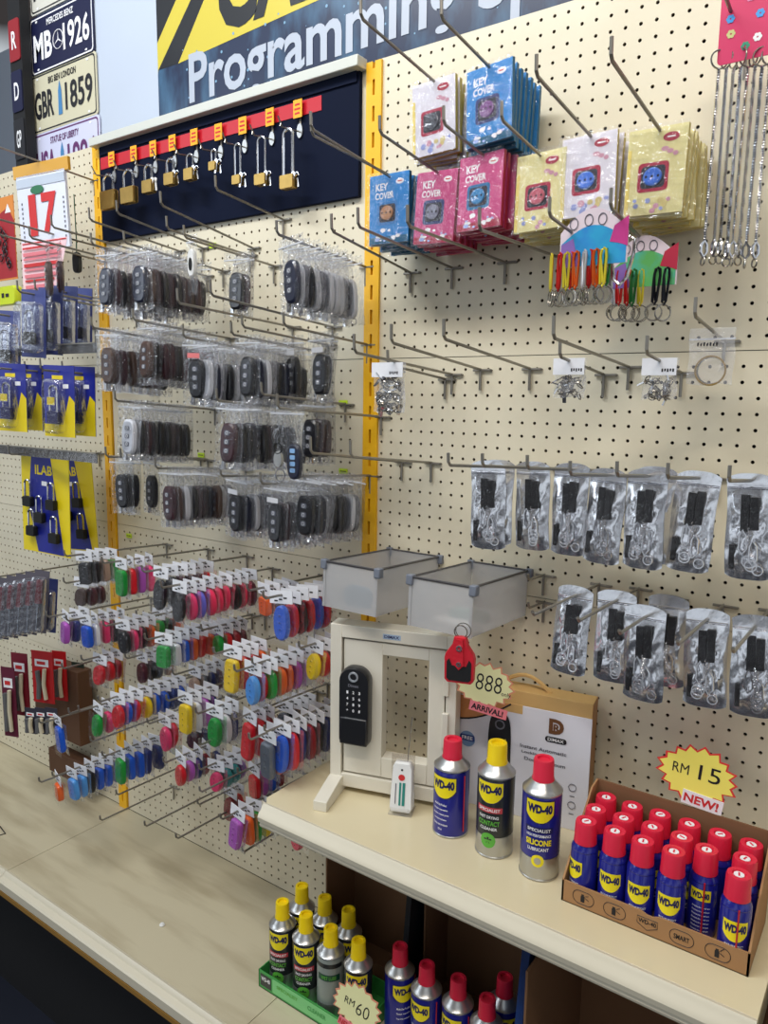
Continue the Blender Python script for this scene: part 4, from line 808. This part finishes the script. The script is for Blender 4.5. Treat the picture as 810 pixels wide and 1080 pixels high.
fobs = [ # px,py of the front hang point, depth, colours front to back, phrase
 (112, 262, .29, 'navy maroon black maroon black maroon', 'row one, leftmost over the yellow post'),
 (146, 260, .25, 'navy brown maroon black maroon black maroon', 'row one, second from the yellow post'),
 (250, 268, .12, 'black maroon', 'row one, alone at mid bay'),
 (306, 252, .24, 'navy silver black silver navy silver silver', 'row one, right end with silver sides'),
 (112, 348, .29, 'brown maroon maroon brown black', 'row two, leftmost over the yellow post'),
 (155, 340, .25, 'brown black maroon maroon black maroon', 'row two, second from the yellow post'),
 (208, 358, .27, 'black silver navy silver black', 'row two, third with pink sticker'),
 (262, 356, .22, 'black navy silver black black', 'row two, fourth beside the pink sticker bag'),
 (309, 356, .12, 'black', 'row two, small one with white label'),
 (338, 352, .16, 'black navy', 'row two, right end with white label'),
 (136, 424, .26, 'silver black maroon black black', 'row three, left group'),
 (243, 424, .27, 'maroon black black navy black maroon', 'row three, centre group'),
 (328, 422, .12, 'black maroon brown', 'row three, behind the double bag'),
 (126, 482, .25, 'black black black', 'row four, leftmost over the yellow post'),
 (160, 484, .18, 'black', 'row four, second, alone'),
 (178, 494, .24, 'maroon brown silver black maroon black navy', 'row four, third, long group'),
 (250, 502, .22, 'black navy silver navy', 'row four, fourth group'),
 (292, 510, .22, 'black maroon black silver', 'row four, fifth group'),
 (322, 502, .22, 'black black navy silver black', 'row four, right end group')]
for k, (px, py, dd, cs, ph) in enumerate(fobs):
    cs = cs.split(); q = W(px, py, -dd); s = .07
    hook(q.x, q.z-s*dd, max(.26, dd+.03) if dd > .13 else .26, 'steel hook of bagged key remotes, '+ph, s=s, tip=.024)
    n0 = len(cs); cs = cs if n0 < 4 else (cs+cs[1:])[:10]; n = len(cs); pit = min(.019, (dd-.03)/max(1, n-1)) if n > 1 else .03
    st_ = stp if ph.endswith('pink sticker') else stk if ('white label' in ph or ph.startswith('row four, four') or ph.startswith('row four, fifth')) else None
    for i, c in enumerate(cs):
        key = 'fob_'+c+('p' if (i == 0 and st_ is stp) else 'w' if (i == 0 and st_) else ''); o = use(key, fobbag, c, st_ if i == 0 else None)
        y = -(dd-pit*i); o.location = (q.x+random.uniform(-.003, .003), y, q.z+s*(y+dd)*-1-random.uniform(0, .004)); o.rotation_euler = (random.uniform(-.08, .03), random.uniform(-.06, .06), random.uniform(-.22, .12))
        o['label'] = '%s remote in clear bag, %s, %s' % (c, ORD[i] if n > 1 else 'only one', ph); o['group'] = 'bagged key remotes, '+ph
# large double bag hanging in front
q = W(303, 430, -.30); t = empty('zip_bag', tuple(q), 'large clear zip bag holding a key ring set and a bluish remote', 'zip bag'); zipbag(.082, .15, .009, 5).build('bag', t, smooth=60)
MB().prism(oval(.032, .066, 20, .018, -.098, .7), -.006, .006, mat('remote_navy', 0), .12).ring((-.018, -.007, -.075), .010, .0016, blackm, n=14).ring((-.012, -.007, -.125), .012, .0012, chrome, n=14).prism(oval(.020, .03, 12, -.018, -.095), -.008, -.002, silver).build('remote_case', t)
mb = MB()
for i in range(4): mb.prism(rrect(.012, .008, .002, cx=.018, cz=-.078-.012*i), -.0072, -.005, mat('button_sky', (130, 170, 214), .4))
mb.build('buttons', t); hook(q.x, q.z-.02, .32, 'steel hook holding the large double zip bag in row three', s=.06)
# narrow white remote
q = W(202, 250, -.18); t = empty('bagged_key_remote', tuple(q), 'narrow white framed key remote in clear bag below the padlock board', 'key remote'); zipbag(.034, .13, .005, 3).build('zip_bag', t, smooth=60)
wf = MB().prism(oval(.022, .06, 18, 0, -.055, .7), -.005, .005, white, .1); wf.build('remote_case', t); MB().prism(oval(.011, .028, 14, 0, -.058), -.0062, -.004, blackm).build('buttons', t); MB().box(-.004, .004, -.001, .001, -.118, -.085, chrome).build('key_blade', t)
hook(q.x, q.z-.012, .24, 'steel hook holding the narrow white key remote', s=.07)
# bare hooks over the middle bay
for b, t_, d in (((300, 232), (235, 203), 'fourth below the padlock board'), ((268, 262), (172, 210), 'third below the padlock board'), ((215, 262), (126, 226), 'second below the padlock board'), ((190, 265), (97, 233), 'leftmost below the padlock board'), ((440, 200), (331, 143), 'over the navy board beside the yellow post'),
                 ((352, 345), (225, 312), 'long one above the pink sticker bags'), ((310, 345), (190, 320), 'second long one above the pink sticker bags')):
    B = W(*b); T = on(*t_, 0, B.x); L = max(.2, min(-T.y, .36)); hook(B.x, B.z, L, 'bare steel peg hook, '+d, s=max(.02, min(.16, (T.z-B.z)/max(.1, -T.y))), tip=.028)
for i, (px, py, d) in enumerate([(362, 425, 'upper one beside the yellow post'), (362, 497, 'lower one beside the yellow post'), (212, 480, 'mid bay between rows three and four'), (136, 565, 'lower left near the yellow post'), (224, 259, 'below the navy board')]):
    q = W(px, py, -.003); tag(MB().box(-.012, .012, -.0008, .0008, -.006, .006, mat('label_lime', (206, 236, 50), .5)).box(-.009, .009, -.0012, -.0008, -.001, .001, ink).build('price_sticker', loc=q), 'lime green price sticker on the pegboard, '+d, 'sticker', 'lime price stickers')
# ================================================================ silicone key covers on cards
kcol = dict(black=(22, 22, 28), blue=(24, 92, 214), navy=(30, 44, 110), lightblue=(84, 160, 236), red=(214, 26, 38), darkred=(140, 20, 36), maroon=(84, 24, 40), pink=(236, 60, 116), hotpink=(244, 52, 96), purple=(186, 92, 196), green=(20, 156, 58), white=(228, 230, 234), yellow=(248, 212, 14), orange=(244, 104, 40), tan=(190, 160, 140), grey=(96, 104, 116), teal=(30, 150, 150), periwinkle=(110, 110, 220), brown=(70, 44, 34))
def cover(c, shp, H):
    t = empty('key_cover', (0, 0, 0), '', 'key cover'); m = mat('rubber_'+c, kcol[c], .32, coat=.25)
    mb = MB().box(-.027, .027, -.0007, .0007, -.017, .009, card)
    for i in range(3): mb.box(-.016+.011*i, -.016+.011*i+.008, -.0011, -.0007, -.013+.003*i, -.010+.003*i, ink)
    mb.box(-.004, .004, -.0010, -.0007, -.002, .002, inkg); mb.build('header_card', t, smooth=0)
    e = {'oval': .8, 'rect': .35, 'pod': 1.0}[shp]; H = H*.9; w_ = .033
    o = oval(w_, H, 22, 0, -.021-H/2, e); r = MB().prism(o, -.0078, .0078, m, .10); r.build('cover_shell', t)
    dm = mat('rubber_deep_'+c, tuple(int(v*.55) for v in kcol[c]), .5) if c not in ('black',) else inkg; mb = MB()
    for i in range(3):
        mb.prism(oval(.009, .007, 10, 0, -.021-H*(.28+.20*i)), -.0086, -.007, m, .2); mb.flat(oval(.004, .003, 8, 0, -.021-H*(.28+.20*i)), -.0088, dm)
    mb.build('buttons', t)
    g = MB(); vs = [((i/4-.5)*.053, -.0100-.001*math.sin(i*2+j), -.014-(H+.014)*j/5) for j in range(6) for i in range(5)]
    vs += [(v[0], -v[1], v[2]) for v in vs]; f = [(j*5+i, (j+1)*5+i, (j+1)*5+i+1, j*5+i+1) for j in range(5) for i in range(4)]
    g.add(vs, f+[tuple(30+a for a in reversed(q_)) for q_ in f], film); g.build('clear_bag', t, smooth=60)
    return t
cl = [ # px, py, depth of the front card, covers front to back, shape, height, phrase
 (88, 584, .26, 'black black tan green', 'rect', .062, 'far-left top hook'),
 (128, 591, .27, 'green red purple pink', 'rect', .070, 'top hook led by tall green'),
 (86, 612, .20, 'brown maroon maroon', 'oval', .055, 'dim hook under the far-left black pair'),
 (170, 600, .27, 'black black maroon black maroon red', 'oval', .078, 'top hook led by tall black'),
 (190, 616, .29, 'black pink periwinkle hotpink hotpink hotpink black hotpink maroon', 'pod', .068, 'long hook led by round black'),
 (279, 619, .20, 'orange maroon darkred maroon', 'rect', .045, 'hook led by short orange'),
 (297, 627, .26, 'blue red black red blue red', 'oval', .078, 'hook led by big blue beside clear box'),
 (69, 647, .27, 'purple navy white', 'rect', .062, 'hook led by purple at far left'),
 (90, 651, .27, 'blue white pink black maroon', 'rect', .062, 'hook led by blue below tall green'),
 (129, 656, .27, 'black pink black orange', 'oval', .062, 'second-row hook led by black'),
 (167, 645, .14, 'green black orange', 'oval', .04, 'dim hook led by small green'),
 (173, 670, .28, 'green white blue orange red orange blue red', 'rect', .056, 'long hook led by green and white'),
 (230, 660, .16, 'green red darkred maroon', 'pod', .05, 'recessed hook behind pink covers'),
 (245, 684, .27, 'yellow red red orange', 'rect', .080, 'hook led by tall yellow'),
 (267, 702, .29, 'lightblue red', 'pod', .068, 'hook led by light blue'),
 (285, 695, .25, 'green orange orange purple white', 'oval', .068, 'hook led by green beside light blue'),
 (333, 678, .20, 'yellow red darkred', 'pod', .062, 'hook led by round yellow beside the frame'),
 (105, 692, .24, 'red red darkred', 'oval', .058, 'hook led by red over the yellow post'),
 (103, 744, .30, 'green pink purple', 'oval', .062, 'hook led by green beside red and blue row'),
 (124, 734, .30, 'red blue red yellow blue blue navy blue', 'pod', .062, 'long hook led by red then blue'),
 (195, 733, .26, 'yellow white purple navy', 'rect', .076, 'hook led by yellow in white bag'),
 (174, 757, .22, 'pink red', 'pod', .072, 'hook led by pink and red'),
 (226, 746, .27, 'green white navy', 'oval', .074, 'hook led by green and white pair'),
 (204, 762, .12, 'maroon navy brown', 'oval', .05, 'dim hook below the yellow'),
 (191, 797, .24, 'red purple navy darkred navy', 'pod', .060, 'hook led by round red, low row'),
 (228, 804, .20, 'pink teal teal purple', 'pod', .052, 'hook led by round pink, low row'),
 (264, 752, .26, 'red red darkred', 'rect', .090, 'hook led by long red'),
 (282, 772, .29, 'grey red purple', 'rect', .088, 'hook led by long grey'),
 (298, 764, .27, 'blue red navy darkred black navy navy', 'oval', .088, 'hook led by long blue beside the shelf'),
 (268, 808, .17, 'red purple blue darkred', 'rect', .06, 'hook led by red behind the shelf corner'),
 (251, 855, .24, 'purple orange green yellow hotpink blue', 'rect', .076, 'lowest hook led by purple'),
 (243, 832, .10, 'darkred red', 'oval', .07, 'dim hook over the lowest purple'),
 (313, 866, .20, 'hotpink', 'pod', .05, 'hook under the shelf corner'),
 (61, 757, .30, 'blue', 'rect', .078, 'alone over the deck at far left'),
 (61, 818, .31, 'orange', 'rect', .050, 'lowest hook at far left'),
 (75, 812, .30, 'lightblue lightblue black blue blue grey red', 'rect', .064, 'long low hook led by light blue'),
 (127, 791, .26, 'green blue blue navy navy', 'rect', .072, 'low hook led by green over yellow post'),
 (150, 690, .16, 'maroon black grey tan', 'oval', .06, 'recessed hook left of green and white'),
 (205, 705, .14, 'tan grey navy maroon', 'oval', .058, 'recessed hook above the yellow in white'),
 (300, 742, .12, 'grey black tan black', 'oval', .055, 'recessed hook above the long blue')]
for k, (px, py, dd, cs, shp, H, ph) in enumerate(cl):
    cs = cs.split(); q = W(px, py, -dd); s = .05; n = len(cs)
    hook(q.x, q.z-s*dd-.001, max(dd+.045, .2), 'steel hook of rubber key covers, '+ph, s=s, tip=.016)
    pit = min(.026, (dd-.02)/max(1, n-1)) if n > 1 else 0; yaw = random.uniform(-.25, .08)
    for i, c in enumerate(cs):
        o = use('kc_%s_%s_%g' % (c, shp, H), cover, c, shp, H); y = -(dd-pit*i)
        o.location = (q.x+random.uniform(-.002, .002), y, q.z-s*(y+dd)-.001-random.uniform(0, .003)); o.rotation_euler = (random.uniform(-.08, .06), random.uniform(-.08, .08), yaw+random.uniform(-.14, .14))
        o['label'] = '%s key cover, %s on the %s' % (c.replace('light', 'light ').replace('dark', 'dark ').replace('hotp', 'hot p'), ORD[i] if n > 1 else 'single', ph) if 'alone' not in ph else 'single blue rubber key cover '+ph; o['group'] = 'key covers, '+ph
for i, (t_, L, d) in enumerate([((75, 752), .3, 'upper one above the far-left deck'), ((125, 838), .25, 'long low one in front of the yellow post'), ((155, 871), .26, 'near the bottom edge, left'), ((188, 884), .26, 'near the bottom edge, right'), ((108, 865), .24, 'lowest at far left'), ((213, 835), .28, 'pointing out below the round pink'), ((258, 898), .22, 'lowest under the rainbow row'), ((213, 785), .30, 'crossing the green and white pair'), ((98, 782), .3, 'over the yellow post, upper'), ((68, 705), .3, 'in front of the red tool packs')]):
    T = W(*t_, -L); hook(T.x, T.z-.03*L, L, 'bare steel peg hook pointing out, '+d, s=.03, tip=.016, group='bare low hooks')
# ================================================================ left-hand bay
q = W(44, 178, -.16); cal = empty('tear_off_calendar', (q.x, q.y, q.z), 'white tear-off calendar showing a red 17 at left', 'calendar', rz=.12); cal.rotation_euler = (0, -.04, .2); cal.scale = (1.2, 1, 1)
wp = mat('calendar_paper', (222, 226, 240), .6); rp = mat('calendar_pink', (240, 206, 212), .6)
MB().box(-.082, .082, -.006, .003, -.016, .016, mat('calendar_gold', (206, 152, 40), .4)).build('hanger_bar', cal)
MB().box(-.074, .070, -.006, .002, -.205, -.012, wp).build('page_block', cal); MB().box(-.074, .070, -.0075, -.006, -.042, -.020, mat('binding_grey', (170, 176, 186), .35, .5)).build('silver_binding', cal)
mb = MB(); mb.text('1', -.030, -.115, .022, .105, -.0082, redink, .035); mb.text('7', .020, -.115, .045, .105, -.0082, redink, .035)
mb.flat(oval(.04, .022, 16, -.012, -.052), -.0085, mat('calendar_green', (30, 110, 70), .5))
for s_ in (-1, 1):
    for i in range(9): mb.box(s_*.062-.002, s_*.062+.002, -.0066, -.0064, -.085-.012*i, -.079-.012*i, inkg)
mb.build('date_print', cal, smooth=0)
mb = MB().add([(-.074, -.0065, -.18), (.066, -.0065, -.18), (.020, -.010, -.335), (-.078, -.010, -.325)], [(0, 1, 2, 3), (3, 2, 1, 0)], rp)
for i in range(9): mb.box(-.066, .05-.0045*i, -.0125, -.0120, -.20-.014*i-(.004 if i % 2 else 0), -.195-.014*i, redink if i % 3 == 0 else mat('print_pink', (226, 120, 130), .5))
mb.box(-.07, .062, -.0078, -.0072, -.186, -.183, redink)
mb.build('loose_page', cal, smooth=0)
T = W(70, 172, -.10); hook(T.x-.02, T.z-.02, .30, 'thin steel hook above the calendar', s=.07)
for i, (b, t_) in enumerate((((150, 268), (0, 232)), ((108, 262), (66, 243)), ((100, 272), (0, 248)))):
    T = W(*t_, -.3); hook(T.x, T.z-.02, .32, 'long steel hook crossing the calendar, '+['upper', 'right', 'lower'][i]+' one', s=.07)
q = W(78, 205, -.08); t = empty('dark_remote', tuple(q), 'small black remote hanging on a thin green cord beside calendar', 'remote'); MB().tube([(0, 0, 0), (.002, 0, -.12), (0, 0, -.15)], .0016, mat('green_cord', (60, 110, 80), .6), 5).build('cord', t); MB().prism(oval(.026, .056, 16, 0, -.178, .6), -.007, .007, black, .1).build('case', t, bevel=.001)
for i, (px, c) in enumerate(((50, 'brown'), (62, 'maroon'))):
    o = use('fob_'+c, fobbag, c, None); q = W(px, 258, -.28+.04*i); o.location = q; o.rotation_euler = (0, .05, -.45); o['label'] = '%s key remote in clear bag in front of the calendar foot' % c; o['group'] = 'bagged remotes by the calendar'
hook(W(55, 256, -.26).x, W(55, 256, -.26).z-.02, .31, 'steel hook holding two bagged remotes below the calendar', s=.07)
q = W(4, 208, -.12); t = empty('blister_card', tuple(q), 'red and orange blister card at the left edge beside calendar', 'blister card'); mb = MB().box(-.06, .05, -.001, .001, -.23, .0, mat('card_orange', (224, 140, 60), .5)); mb.flat([(-.05, -.05), (.02, -.03), (.05, -.07), (.05, -.225), (-.05, -.225)], -.0014, mat('card_red', (168, 30, 40), .5)); mb.flat([(.02, -.02), (.036, -.045), (.004, -.045)], -.0018, whiteink); mb.build('card_face', t, smooth=0)
mb = MB()
for i in range(10): mb.ring((random.uniform(-.03, .03), -.006, -.09-.011*i), .010, .002, mat('dark_metal', (50, 46, 50), .4, .6), n=10, k=4)
mb.build('small_parts', t)
q = W(10, 300, -.20); tag(MB().prism(rrect(.13, .05, .01), -.012, .012, mat('lime_pack', (206, 222, 40), .35), .05).box(.0, .012, -.0132, -.0126, -.006, .006, ink).box(.02, .036, -.0132, -.0126, -.005, .004, ink).build('lime_package', loc=q+Vector((-.02, 0, -.03))), 'lime yellow package above the padlock cards at left edge', 'package')
# clear blister packs with padlocks, blue padlock cards
blue = mat('card_royal', (26, 36, 140), .35, coat=.3); yel2 = mat('card_lemon', (232, 208, 20), .4); blister = clear('blister', .14, tint=(.92, .94, .97), rough=.08, bump=.5, bscale=30)
def shack(mb, x, z, bw, bh, hs, y=-.012, lock=blackm):
    mb.prism(rrect(bw, bh, .004, cx=x, cz=z), y-.006, y+.008, lock, .05); R = bw*.33
    mb.tube([(x-R, y, z+bh/2)]+[(x-R*math.cos(a), y, z+bh/2+hs-R+R*math.sin(a)) for a in [math.pi*i/8 for i in range(9)]]+[(x+R, y, z+bh/2)], .0028, chrome, 6)
def lockpack(style):
    t = empty('padlock_pack', (0, 0, 0), '', 'padlock pack')
    if style == 'clear':
        MB().box(-.035, .035, .004, .006, -.155, .006, mat('card_dim_blue', (60, 70, 130), .4)).build('backing_card', t)
        mb = MB(); shack(mb, 0, -.11, .030, .030, .05); mb.build('padlock', t)
        g = MB().prism(rrect(.07, .12, .012, cz=-.085), -.028, .003, blister, .12); g.build('blister_shell', t)
    else:
        MB().box(-.045, .045, -.001, .001, -.165, .006, blue).box(-.045, .045, -.0016, -.001, -.165, -.135, yel2).flat([(.010, -.135), (.045, -.135), (.045, -.08), (.03, -.065)], -.0014, yel2).build('backing_card', t, smooth=0)
        mb = MB(); shack(mb, -.008, -.118, .032, .030, .060, lock=wdnavy); mb.box(-.018, .002, -.022, -.019, -.088, -.07, yel2); mb.build('padlock', t)
        mb = MB().box(-.020, .012, -.0016, -.0012, -.027, -.018, yel2).box(.012, .028, -.0018, -.0014, -.048, -.038, whiteink); mb.build('card_print', t, smooth=0)
        MB().prism(rrect(.055, .13, .014, cx=-.006, cz=-.092), -.026, -.001, film, .1).build('blister_shell', t)
    return t
for i, (px, py, dd, d) in enumerate([(34, 308, .30, 'leftmost, nearest'), (52, 306, .26, 'second from the left'), (68, 304, .20, 'third, half behind the brown remotes'), (84, 306, .14, 'rightmost beside the yellow post'), (8, 330, .26, 'at the left edge under the lime package')]):
    o = use('lp_clear', lockpack, 'clear'); o.location = W(px, py, -dd); o.rotation_euler = (0, .06, .35); o['label'] = 'clear blister pack with steel shackled padlock, '+d; o['group'] = 'clear padlock blister packs'
    hook(o.location.x, o.location.z-.02, dd+.03, 'steel hook of the clear padlock blister, '+d, s=.05)
for i, (px, py, dd, d) in enumerate([(12, 386, .30, 'left edge'), (29, 387, .24, 'second from the left edge'), (62, 388, .29, 'third, brightest yellow base'), (84, 389, .23, 'fourth, beside the yellow post'), (44, 388, .2, 'set back between second and third')]):
    o = use('lp_blue', lockpack, 'blue'); o.location = W(px, py, -dd); o.rotation_euler = (0, .03, .30); o['label'] = 'blue and yellow padlock card, '+d; o['group'] = 'blue and yellow padlock cards'
    hook(o.location.x, o.location.z-.02, dd+.04, 'steel hook of the blue and yellow padlock card, '+d, s=.04)
def bigcard(i):
    q = W((47, 72)[i], (482, 484)[i], (-.22, -.10)[i]); t = empty('padlock_card', tuple(q), ('large blue and yellow card with five padlocks reading ILAB', 'second large padlock card behind the ILAB card')[i], 'padlock card', rz=.12); t.rotation_euler = (0, .04 if i == 0 else -.05, .15)
    w2, h = .092, .265; mb = MB().box(-w2, w2, -.001, .001, -h, .004, yel2); mb.flat([(-w2*.55, .003), (w2*.25, .003), (w2*.75, -h*.99), (-w2*.35, -h*.99), (-w2*.72, -h*.5)], -.0014, blue)
    mb.text('ILAB', -.004, -.036, .066, .026, -.0018, yel2, .03).box(-.012, .008, -.0018, -.0014, -.078, -.066, whiteink); mb.build('backing_card', t, smooth=0)
    for (x, z) in ((-.056, -.125), (.034, -.125), (-.012, -.165), (-.045, -.205), (.042, -.215)):
        m_ = MB(); shack(m_, x, z, .032, .028, .045); m_.build('padlock', t)
    return t
bigcard(0); bigcard(1)
hook(W(38, 478, -.2).x, W(38, 478, -.2).z-.01, .27, 'steel hook holding the ILAB padlock card', s=.04)
# narrow clear price rails across the left bay
rail = clear('rail_plastic', .5, tint=(.85, .83, .78), rough=.15, bump=.1, white=.5)
for (py, d) in ((374, 'upper one above the blue padlock cards'), (472, 'lower one above the ILAB card')):
    a = W(-30, py-1, -.25); b = W(102, py+2, -.25); tag(MB().box(a.x, b.x, -.252, -.248, a.z-.011, a.z+.012, rail).box(a.x, b.x, -.254, -.247, a.z+.011, a.z+.014, steel).build('price_rail'), 'clear plastic price rail across the left bay, '+d, 'rail', 'left bay price rails')
# screwdriver blisters and red tool packs
dred = mat('handle_darkred', (120, 20, 40), .35, coat=.3); tred = mat('tool_red', (190, 26, 30), .45)
def driver():
    t = empty('screwdriver_pack', (0, 0, 0), '', 'screwdriver pack'); MB().box(-.022, .022, .002, .004, -.175, .006, mat('card_grey', (90, 86, 96), .5)).build('backing_card', t)
    MB().tube([(0, -.008, -.02), (0, -.008, -.085)], .009, dred, 10, rs=[.008, .010]).build('handle', t); MB().tube([(0, -.008, -.085), (0, -.008, -.165)], .003, chrome, 6).build('shaft', t)
    MB().prism(rrect(.040, .16, .01, cz=-.09), -.022, .001, blister, .1).build('blister_shell', t); return t
for i in range(5):
    o = use('driver', driver); o.location = W(4+10*i, 612-2*i, -.26+.01*i); o.rotation_euler = (0, .12, .5); o['label'] = 'screwdriver blister pack with dark red handle, %s at the left edge' % words[i]; o['group'] = 'screwdriver packs at the left edge'
hook(W(20, 607, -.2).x, W(20, 607, -.2).z, .3, 'steel hook of the screwdriver packs at left edge', s=.03)
o = use('lp_clear', lockpack, 'clear'); o = o; o.location = W(48, 612, -.18); o.rotation_euler = (0, .1, .5); o['label'] = 'clear padlock blister beside the screwdriver packs'; o['group'] = 'clear padlock blister packs'
def toolpack(i, px, py, w_, h, dd, label, c=tred):
    t = empty('tool_pack', tuple(W(px, py, -dd)), label, 'tool pack', 'red tool packs', rz=.35)
    MB().box(-w_/2, w_/2, -.001, .001, -h, .004, c).build('backing_card', t)
    mb = MB(); mb.box(-w_*.35, w_*.3, -.0016, -.001, -h*.28, -h*.14, whiteink).box(-w_*.25, w_*.15, -.002, -.0016, -h*.24, -h*.18, redink); mb.build('card_print', t, smooth=0)
    MB().tube([(-w_*.15, -.01, -h*.35), (-w_*.1, -.01, -h*.6), (-w_*.15, -.01, -h*.9)], .007, mat('tool_grey', (96, 96, 98), .5), 8).tube([(w_*.2, -.01, -h*.3), (w_*.12, -.01, -h*.6), (w_*.2, -.01, -h*.9)], .006, mat('tool_cream', (206, 196, 170), .5), 8).build('tool', t)
    return t
toolpack(0, 44, 688, .075, .16, .15, 'red tool pack with round seal, left of the pair'); toolpack(1, 62, 688, .05, .155, .10, 'narrow red tool pack, right of the pair'); toolpack(2, 20, 690, .06, .20, .16, 'dark red tool pack at the left edge', dred)
toolpack(3, 82, 700, .045, .13, .05, 'dark green tool pack set back beside the red pair', mat('tool_green', (40, 56, 46), .5)); toolpack(4, 8, 705, .05, .22, .2, 'maroon tool pack cut by the left frame edge', mat('tool_maroon', (96, 24, 50), .5))
for i in range(3): toolpack(5+i, 32+11*i, 748, .04, .075, .22, 'small dark padlock pack above the deck, %s of three' % ['left', 'middle', 'right'][i], mat('pack_dim', (52, 50, 62), .4))
brb = mat('brown_pack', (92, 60, 38), .7)
tag(MB().box(-.15, .1, -.06, -.01, -.24, .0, brb).build('brown_box', loc=W(80, 697, -.02), bevel=.002), 'brown box standing behind the red tool packs', 'box')
tag(MB().box(-.11, .11, -.05, -.008, -.08, .0, brb).build('brown_box', loc=W(86, 792, -.02), bevel=.002), 'low brown box on the deck behind the blue covers', 'box')
tag(MB().tube([(0, 0, .0015), (.05, -.01, .0015), (.04, -.035, .0015), (-.01, -.03, .0015)], .0015, blackm).build('wire_piece', loc=Z(0, 872, ZD)), 'bent black wire lying on the deck at far left', 'wire')
tag(MB().lathe([(.006, 0), (.007, .002), (.004, .006), (0, .007)], white, 12).build('bottle_cap', loc=Z(171, 976, ZD)), 'tiny white cap lying on the middle deck', 'cap')
